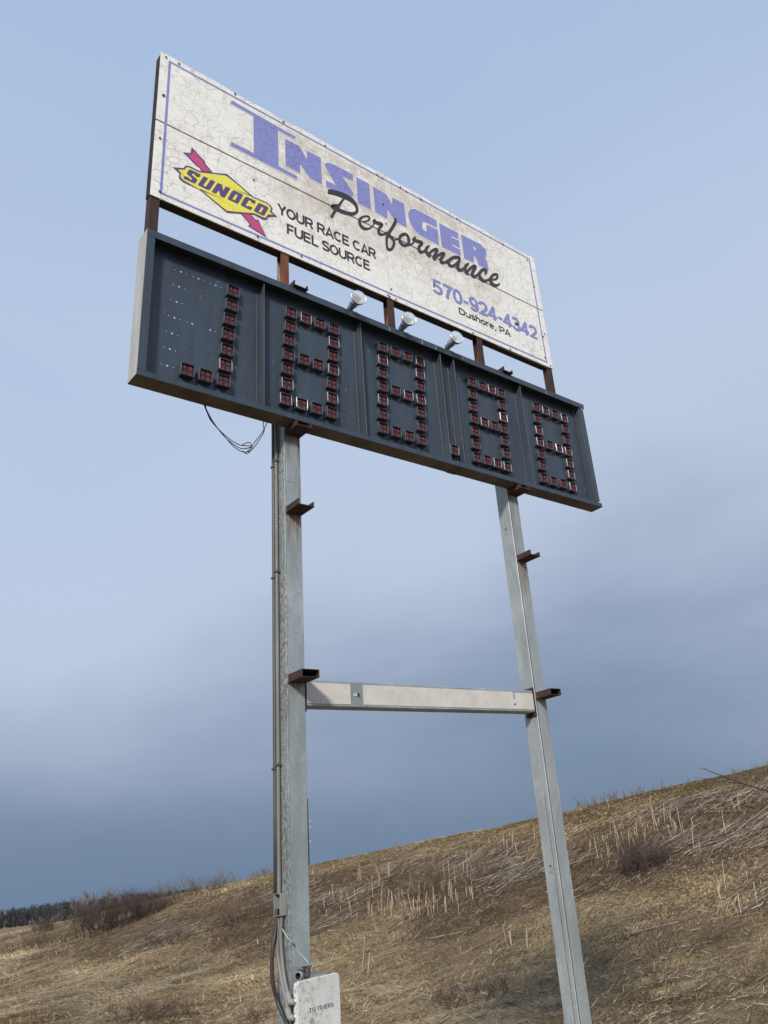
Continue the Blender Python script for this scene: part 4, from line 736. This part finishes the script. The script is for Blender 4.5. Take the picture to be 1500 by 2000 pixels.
# ------------------------------------------------------------------ cut stalks lying on the bank (uncountable litter) and standing stubs
def stalk_field(n, lo, hi, rad, pal, sel, dirsd=.45, lift=.06):
    u, w, r = scatter(n*6, .9, WF-4, WC-2.5); k = rng.random(len(u)) < sel(u, w); u, w, r = u[k][:n], w[k][:n], r[k][:n]; m = len(u)
    x, y = xy(u, w); ln = rng.uniform(lo, hi, m)*np.where(rng.random(m) < .2, 1.6, 1)
    a = rng.normal(0, dirsd, m); d_ = -EU*.75+EW*.66; dx, dy = d_[0]*np.cos(a)-d_[1]*np.sin(a), d_[0]*np.sin(a)+d_[1]*np.cos(a)
    A = np.stack([x, y, tz(x, y)+.06+rng.uniform(0, lift, m)], -1); bx, by = x+dx*ln, y+dy*ln
    B = np.stack([bx, by, tz(bx, by)+.06+rng.uniform(0, lift*2.2, m)], -1)
    V, F = sticks(A, B, rad*rng.uniform(.7, 1.3, m), rad*rng.uniform(.4, .9, m)); C = np.repeat(np.array(pal)[rng.integers(0, len(pal), m)]*rng.uniform(.8, 1.15, (m, 1)), 6, 0)
    return V, F, C
PALE = [(.50, .44, .34), (.42, .36, .27), (.55, .50, .42), (.34, .27, .18)]
GREY = [(.24, .20, .17), (.17, .135, .11), (.30, .26, .22), (.12, .09, .075)]
strip = lambda u, w: zone(u, w)**2*ss(48, 34, u)*ss(.35, .6, vnoise(u*.3, w*.6, 31))
DARK = [(.07, .048, .036), (.05, .036, .03), (.10, .07, .05), (.14, .105, .075)]
parts = [stalk_field(9000, .08, .4, .006, DARK, lambda u, w: .12+.9*zone(u, w), 1.3, .10), stalk_field(5000, .06, .3, .005, PALE+GREY, lambda u, w: .25+.6*zone(u, w), 1.3, .08), stalk_field(2000, .3, 1.2, .0095, PALE, strip), stalk_field(3600, .25, .9, .008, GREY, strip, .55, .12),
         stalk_field(1300, .06, .22, .008, PALE, lambda u, w: ss(44, 26, u)*ss(.3, .7, vnoise(u*.35, w*.6, 33))*.8+.01, 1.6), stalk_field(900, .06, .4, .007, GREY, lambda u, w: .3+0*u, 1.2)]
off = 0; Vs, Fs, Cs = [], [], []
for V, F, C in parts: Vs.append(V); Fs.append(F+off); Cs.append(C); off += len(V)
tag(link('cut_stalks', np_mesh('cut_stalks', np.concatenate(Vs), np.concatenate(Fs), np.concatenate(Cs)), M_stalk), 'pale cut stalks and litter strewn over the bank', 'stalks', kind='stuff')
def ray_uw(px_, py_):
    """where the line of sight of a spot in the photograph meets the bank (used once, to find real positions)"""
    R = np.array(CR); v = R @ np.array([(px_-968.753)/1580.27, 1, -(py_-943.151)/1580.27]); t = np.linspace(9, 170, 1600)
    P = np.array(CAM)[None]+v[None]*t[:, None]/math.hypot(v[0], v[1]); h = P[:, 2]-tz(P[:, 0], P[:, 1]); i = np.argmax(h < 0); return P[i]
stub_meshes = []
for k in range(6):
    h = .20+.10*k; lean = random.uniform(-.06, .06)
    V, F = sticks([(0, 0, -.05), (lean*h*.5, .0, h*.5)], [(lean*h*.5, 0, h*.5), (lean*h, .03*h, h)], [.011, .0105], [.010, .0095], 5)
    me = np_mesh('dry_stub', V, F, np.repeat(np.array([PALE[k % 4]]), len(V), 0)); me.materials.append(M_stalk); stub_meshes.append(me)
random.seed(21)
CL = [(790, 1775, 110, 30, 46, 'in the thickest patch midway between the posts'), (700, 1790, 60, 22, 16, 'right of the control box, left end of the stub patch'), (760, 1730, 90, 20, 18, 'in the upper row above the thickest patch'), (880, 1745, 45, 22, 14, 'beside the grey brush between the posts'),
      (930, 1700, 40, 26, 9, 'above the grey brush towards the right post'), (645, 1770, 25, 30, 7, 'close to the right side of the left post'), (1235, 1630, 70, 35, 26, 'uphill of the tangled shrub right of the right post'), (1190, 1680, 30, 16, 12, 'left of the tangled shrub, near the right post'),
      (1300, 1618, 40, 14, 8, 'under the crest, right of the tangled shrub'), (1350, 1640, 60, 30, 10, 'among the fallen stalks at the upper right'), (1000, 1850, 60, 40, 6, 'alone low on the bank left of the right post'), (990, 1668, 50, 14, 7, 'under the crest just left of the right post'),
      (1420, 1760, 50, 50, 8, 'at the right edge midway up the bank'), (700, 1900, 20, 15, 3, 'low on the bank right above the control box top'), (1440, 1585, 30, 10, 4, 'under the leaning branch at the right edge')]
for cx_, cy_, sx, sy, n, where in CL:
    for k in range(n):
        P = ray_uw(cx_+random.gauss(0, .6)*sx, cy_+random.gauss(0, .6)*sy)
        o = link('dry_stub', random.choice(stub_meshes), None); o.location = (P[0], P[1], float(tz(P[0:1], P[1:2])[0])-.02)
        s = random.uniform(.7, 1.35); o.rotation_euler = (random.uniform(-.14, .14), random.uniform(-.14, .14), random.uniform(0, 6.3)); o.scale = (1, 1, s)
        tag(o, 'pale dry cut stub '+where, 'stub', 'cut stubs '+where)

# ------------------------------------------------------------------ bare shrubs, trees and the far wood
def grow(segs, p, d, ln, r, depth, spread, kids, up=.25, bend=.25, low=False):
    n = 3; q = p
    for i in range(n):
        d = (d+Vector((random.gauss(0, bend), random.gauss(0, bend), random.gauss(0, bend)+up*.3))*.35).normalized()
        e = q+d*(ln/n); r1 = r*(1-.22*(i+1)/n*1.3); segs.append((tuple(q), tuple(e), max(r, .0012), max(r1, .001), depth)); q = e; r = r1
        if depth > 0 and (i > 0 or depth < 2 or low):
            for k in range(kids):
                a = random.uniform(0, 6.283); s = Vector((math.cos(a), math.sin(a), random.uniform(-.2, .6)))
                grow(segs, q, (d+s*spread).normalized(), ln*random.uniform(.45, .75), r*.55, depth-1, spread, kids, up, bend)
def seg_mesh(name, segs, c0, c1):
    A = np.array([s[0] for s in segs]); B = np.array([s[1] for s in segs]); ra = np.array([s[2] for s in segs]); rb = np.array([s[3] for s in segs])
    V, F = sticks(A, B, ra, rb, 3); t = np.clip(np.array([s[4] for s in segs])/3., 0, 1)[:, None]
    C = np.array(c1)*(1-t)+np.array(c0)*t; return np_mesh(name, V, F, np.repeat(C*rng.uniform(.8, 1.2, (len(t), 1)), 6, 0))
def shrub_meshes(stems, h, spread, depth, kids, c0, c1, r0, up=.3, foot=.45):
    st, tw = [], []
    for k in range(stems):
        a = random.uniform(0, 6.283); a2 = a+random.gauss(0, 1.0); sp_ = spread*random.uniform(.1, 1.2); d = Vector((math.cos(a2)*sp_, math.sin(a2)*sp_, 1)).normalized(); seg = []; f_ = foot*math.sqrt(random.random())
        grow(seg, Vector((math.cos(a)*f_, math.sin(a)*f_, -.08)), d, h*random.uniform(.4, .62), r0*random.uniform(.7, 1.1), depth, .75, kids, up, .25, True)
        for s in seg: (st if s[4] == depth else tw).append(s)
    a = seg_mesh('stems', st, c0, c1); b = seg_mesh('twigs', tw, c0, c1); a.materials.append(M_twig); b.materials.append(M_twig); return a, b
def place(name, meshes, names, P, rz, sc, label, cat, group=None):
    root = empty(name, P, label, cat, group)
    for me, nm in zip(meshes, names):
        o = bpy.data.objects.new(nm, me); col.objects.link(o); o.parent = root
        if nm in ('stems', 'twigs', 'crown'): o['kind'] = 'stuff'
    root.rotation_euler = (0, 0, rz); root.scale = sc if isinstance(sc, tuple) else (sc,)*3; return root
random.seed(5)
RB0, RB1 = (.070, .050, .045), (.100, .072, .064)
SH = [shrub_meshes(34, 1.25, .55, 2, 3, RB0, RB1, .012, .3, .7), shrub_meshes(26, .8, 1.4, 2, 2, RB0, RB1, .010, -.1, .8), shrub_meshes(40, .75, .8, 2, 2, (.12, .09, .065), (.17, .13, .095), .010, .1, .9)]
SHRUBS = [(198, 1822, 0, .95, 'large dark red-brown bare shrub on the left of the bank'), (274, 1797, 0, .78, 'dark bare shrub just right of the largest one, near the crest'), (86, 1822, 0, .42, 'small dark bare shrub alone near the left edge'),
          (236, 1812, 1, .6, 'low bare shrub squeezed between the two big dark shrubs'), (302, 1782, 1, .9, 'dark bare shrub on the crest beside the reed clump'), (120, 1840, 2, .9, 'low brown shrub below the small dark one'), (50, 1850, 2, .8, 'low brown brush at the left picture edge'),
          (330, 1845, 1, .6, 'small bare thicket halfway up the bank left of the post'), (500, 1790, 2, .8, 'brown shrub on the bank just left of the left post'), (380, 1748, 2, 1.1, 'pale reed clump on the crest left of the post'),
          (1262, 1705, 0, .47, 'tangled grey-brown shrub in the cut stalks right of the right post'), (890, 1735, 2, .9, 'grey tangled brush among the standing stubs between the posts'), (920, 1960, 1, .55, 'low dark brush at the foot of the bank between the posts'),
          (270, 1985, 1, .50, 'dark brambles at the foot of the bank, bottom left'), (330, 1990, 1, .40, 'short dark brambles right of the larger brambles, bottom left'), (520, 1990, 1, .38, 'small dark brambles at the foot of the left post'), (1340, 1850, 2, .5, 'small brown brush low on the bank at the right'), (1490, 1525, 2, .55, 'bare shrub at the right picture edge on the crest')]
for px_, py_, k, s, lab in SHRUBS:
    P = ray_uw(px_, py_); place('bare_shrub', SH[k], ('stems', 'twigs'), (P[0], P[1], float(tz(P[0:1], P[1:2])[0])), random.uniform(0, 6), (s*SC*1.05, s*SC*1.05, s*SC), lab, 'shrub', 'bare shrubs on the bank')
def tree_meshes(h, spread, c0, c1, up=.5, depth=3, kids=2, r0=.09):
    seg = []; grow(seg, Vector((0, 0, -.3)), Vector((random.gauss(0, .05), random.gauss(0, .05), 1)).normalized(), h*.48, r0, depth, spread, kids, up, .16)
    seg = [(a, b, max(r1, .034), max(r2, .026), dp) for a, b, r1, r2, dp in seg]
    tr = [s for s in seg if s[4] == depth]; cr = [s for s in seg if s[4] < depth]
    a = seg_mesh('trunk', tr, c0, c1); b = seg_mesh('crown', cr, c0, c1); a.materials.append(M_twig); b.materials.append(M_twig); return a, b
random.seed(9)
GT0, GT1 = (.13, .12, .12), (.20, .185, .18)
TR = [tree_meshes(6.5, .55, GT0, GT1), tree_meshes(7.5, .42, GT0, GT1), tree_meshes(5.5, .7, GT0, GT1), tree_meshes(8, .35, GT0, GT1, .6)]
def far_pos(px_, dist):
    R = np.array(CR); py_ = 1790-.131*px_; v = R @ np.array([(px_-968.753)/1580.27, 1, -(py_-943.151)/1580.27]); n = math.hypot(v[0], v[1])
    P = np.array(CAM)+v*dist/n; return P
def top_to_h(px_, py_, dist):
    R = np.array(CR); v = R @ np.array([(px_-968.753)/1580.27, 1, -(py_-943.151)/1580.27]); return CAM.z+v[2]*dist/math.hypot(v[0], v[1])
HT = [max(v.co.z for v in b.vertices) for a, b in TR]
TREES = [(190, 1728, 75, 2, 'widest bare tree on the skyline, behind the large dark shrub', 1.5), (215, 1733, 85, 0, 'bare tree right beside the widest one on the skyline', 1.1), (243, 1738, 90, 1, 'bare tree above the gap between the dark shrubs', 1.0), (168, 1742, 90, 1, 'slim bare tree left of the widest skyline tree', .9), (150, 1748, 95, 3, 'second slim bare tree left of the widest skyline tree', .8), (256, 1746, 95, 0, 'short bare tree over the second dark shrub', .9)]
for px_, py_, dist, k, lab, ws in TREES:
    dist = dist*1.65
    P = far_pos(px_, dist); g = float(tz(P[0:1], P[1:2])[0]); s = max(.3, (top_to_h(px_, py_, dist)-g)/HT[k])
    place('bare_tree', TR[k], ('trunk', 'crown'), (P[0], P[1], g), random.uniform(0, 6), (s*ws, s*ws, s), lab, 'tree', 'bare trees beyond the crest on the left')
random.seed(14)
for lab, grp, xs, ytop, dist in (('small bare tree in the row beyond the crest, left background', 'row of small trees left background', [62, 70, 82, 97, 104, 112, 121, 130, 139, 146, 271, 283, 347, 357, 365, 402, 410], lambda x: 1798-.19*(x-60)+random.uniform(-8, 8), 190),
                                 ('small bare tree on the skyline just left of the left post', 'small skyline trees left of the post', [449, 468, 478, 490, 497, 504, 517, 534], lambda x: 1706-.22*(x-468)+random.uniform(-9, 9), 130),
                                 ('small pale bare tree on the skyline right of the right post', 'pale skyline trees right of the post', [1150, 1160, 1171, 1183, 1194, 1203, 1211, 1228, 1238, 1249, 1260, 1268, 1277, 1287, 1296, 1305, 1314, 1324, 1336, 1350], lambda x: 1552-.16*(x-1150)+random.uniform(-7, 7), 105),
                                 ('tiny bare tree tip over the crest just left of the right post', 'tree tip by the right post', [1037], lambda x: 1588, 120),
                                 ('tiny bare tree tip over the crest midway between the posts', 'tree tip between the posts', [788], lambda x: 1640, 120)):
    for px_ in xs:
        P = far_pos(px_, dist*random.uniform(.9, 1.15)); dist_ = math.hypot(P[0]-CAM.x, P[1]-CAM.y); g = float(tz(P[0:1], P[1:2])[0]); k = random.randrange(4)
        s = max(.15, (top_to_h(px_, ytop(px_), dist_)-g)/HT[k]); place('bare_tree', TR[k], ('trunk', 'crown'), (P[0], P[1], g), random.uniform(0, 6), (s*.9, s*.9, s), lab, 'tree', grp)
# evergreens among them: short dark trees with dense needle sprays
def evergreen():
    tr = [((0, 0, -.3), (0, 0, 3.0), .06, .02, 3)]; A, B = [], []
    for k in range(900):
        z = random.uniform(.25, 3.0); R_ = (1.15-z*.33)*random.uniform(.2, 1.1); a = random.uniform(0, 6.283); q = (R_*math.cos(a), R_*math.sin(a), z+random.uniform(-.15, .15))
        A.append(q); B.append((q[0]+random.gauss(0, .12), q[1]+random.gauss(0, .12), q[2]+random.uniform(-.02, .2)))
    V, F = sticks(A, B, .03, .006, 3); b = np_mesh('crown', V, F, np.repeat(rng.uniform(.6, 1.3, (len(A), 1))*np.array([[.022, .032, .024]]), 6, 0)); a_ = seg_mesh('trunk', tr, GT0, GT1)
    a_.materials.append(M_twig); b.materials.append(M_twig); return a_, b
EVG = evergreen()
for px_, py_, dist, lab in ((293, 1752, 70, 'leftmost dark evergreen on the skyline'), (305, 1748, 72, 'dark evergreen second from the left on the skyline'), (330, 1741, 75, 'dark evergreen nearest the reed clump on the crest'), (316, 1750, 80, 'dark evergreen between its two taller neighbours on the skyline'), (358, 1738, 80, 'small dark evergreen at the right end of the skyline group')):
    dist *= 1.45; P = far_pos(px_, dist); g = float(tz(P[0:1], P[1:2])[0]); s = max(.3, (top_to_h(px_, py_, dist)-g)/3.1); place('evergreen_tree', EVG, ('trunk', 'crown'), (P[0], P[1], g), random.uniform(0, 6), (s*.9, s*.9, s), lab, 'tree', 'evergreens on the skyline')
# far wood in the valley: one mass of thin crowns on a low rise
A, B, ra, Cc = [], [], [], []
for k in range(5200):
    az = math.radians(random.uniform(-25, 34)); dist = random.uniform(330, 620); px0 = CAM.x+math.sin(az)*dist; py0 = CAM.y+math.cos(az)*dist
    base = -4.5+(dist-330)*.004; h = random.uniform(4.6, 8.4)*(.8+.4*float(vnoise(np.array([az*40.]), np.array([.5]), 50)[0]))*(.5+.5*ss(30, 16, np.degrees(az)))
    g = random.uniform(.7, 1.3); ev = random.random() < .12
    A.append((px0, py0, base-4)); B.append((px0+random.gauss(0, .4), py0+random.gauss(0, .4), base+h)); ra.append(.7 if ev else .3); Cc.append((.03*g, .037*g, .04*g) if ev else (.058*g, .058*g, .063*g))
    for q in range(7):
        z0 = base+h*random.uniform(.25, .85); a = random.uniform(0, 6.283); A.append((px0, py0, z0)); B.append((px0+math.cos(a)*1.6, py0+math.sin(a)*1.6, z0+random.uniform(.8, 2.4))); ra.append(.22); Cc.append(Cc[-1])
V, F = sticks(A, B, np.array(ra), .05, 3)
tag(link('far_wood', np_mesh('far_wood', V, F, np.repeat(np.array(Cc), 6, 0)), M_twig), 'dark leafless wood far behind the bank at left', 'wood', kind='stuff')
# utility pole behind the left post
P = far_pos(603, 80); g = float(tz(P[0:1], P[1:2])[0]); ztop = top_to_h(603, 1560, 80)
up_ = empty('utility_pole', (P[0], P[1], g), 'thin utility pole with insulators peeping out behind the left post', 'pole')
link('pole', tube_me('pole', [(P[0], P[1], g-.5), (P[0], P[1], ztop)], [.11, .08], 8), M_rust, up_)
rx_, ry_ = .73/1.0, -.68
for z in (top_to_h(603, 1606, 80), top_to_h(603, 1618, 80), top_to_h(603, 1645, 80)):
    link('insulator', tube_me('insulator', [(P[0]+rx_*.07, P[1]+ry_*.07, z), (P[0]+rx_*.20, P[1]+ry_*.20, z), (P[0]+rx_*.22, P[1]+ry_*.22, z+.02), (P[0]+rx_*.24, P[1]+ry_*.24, z+.14)], [.04, .04, .08, .05], 8), M_endcap, up_)
# bare branch leaning in over the bank from the right
P = ray_uw(1560, 1575); Pz = float(tz(P[0:1], P[1:2])[0]); dist = math.hypot(P[0]-CAM.x, P[1]-CAM.y)-1.5
def bp(px_, py_):
    R = np.array(CR); v = R @ np.array([(px_-968.753)/1580.27, 1, -(py_-943.151)/1580.27]); return tuple(np.array(CAM)+v*dist/math.hypot(v[0], v[1]))
br = empty('leaning_sapling', (P[0], P[1], Pz), 'dark bare branch reaching in over the bank from the right edge', 'branch')
b0 = bp(1600, 1590)
link('branch', tube_me('branch', spline([(b0[0], b0[1], Pz-.1), bp(1560, 1572), bp(1500, 1546), bp(1450, 1530), bp(1410, 1515), bp(1385, 1506), bp(1372, 1499)], 4), [.030-.001*k for k in range(25)], 6), M_rust, br)
link('twig', tube_me('twig', spline([bp(1410, 1515), bp(1395, 1519), bp(1375, 1521), bp(1355, 1517)], 3), [.009-.0006*k for k in range(10)], 5), M_rust, br)
link('twig', tube_me('twig', spline([bp(1450, 1531), bp(1430, 1529), bp(1418, 1527), bp(1404, 1526)], 3), [.008-.0006*k for k in range(10)], 5), M_rust, br)
link('twig', tube_me('twig', [bp(1378, 1503), bp(1368, 1501)], [.007, .003], 5), M_rust, br)
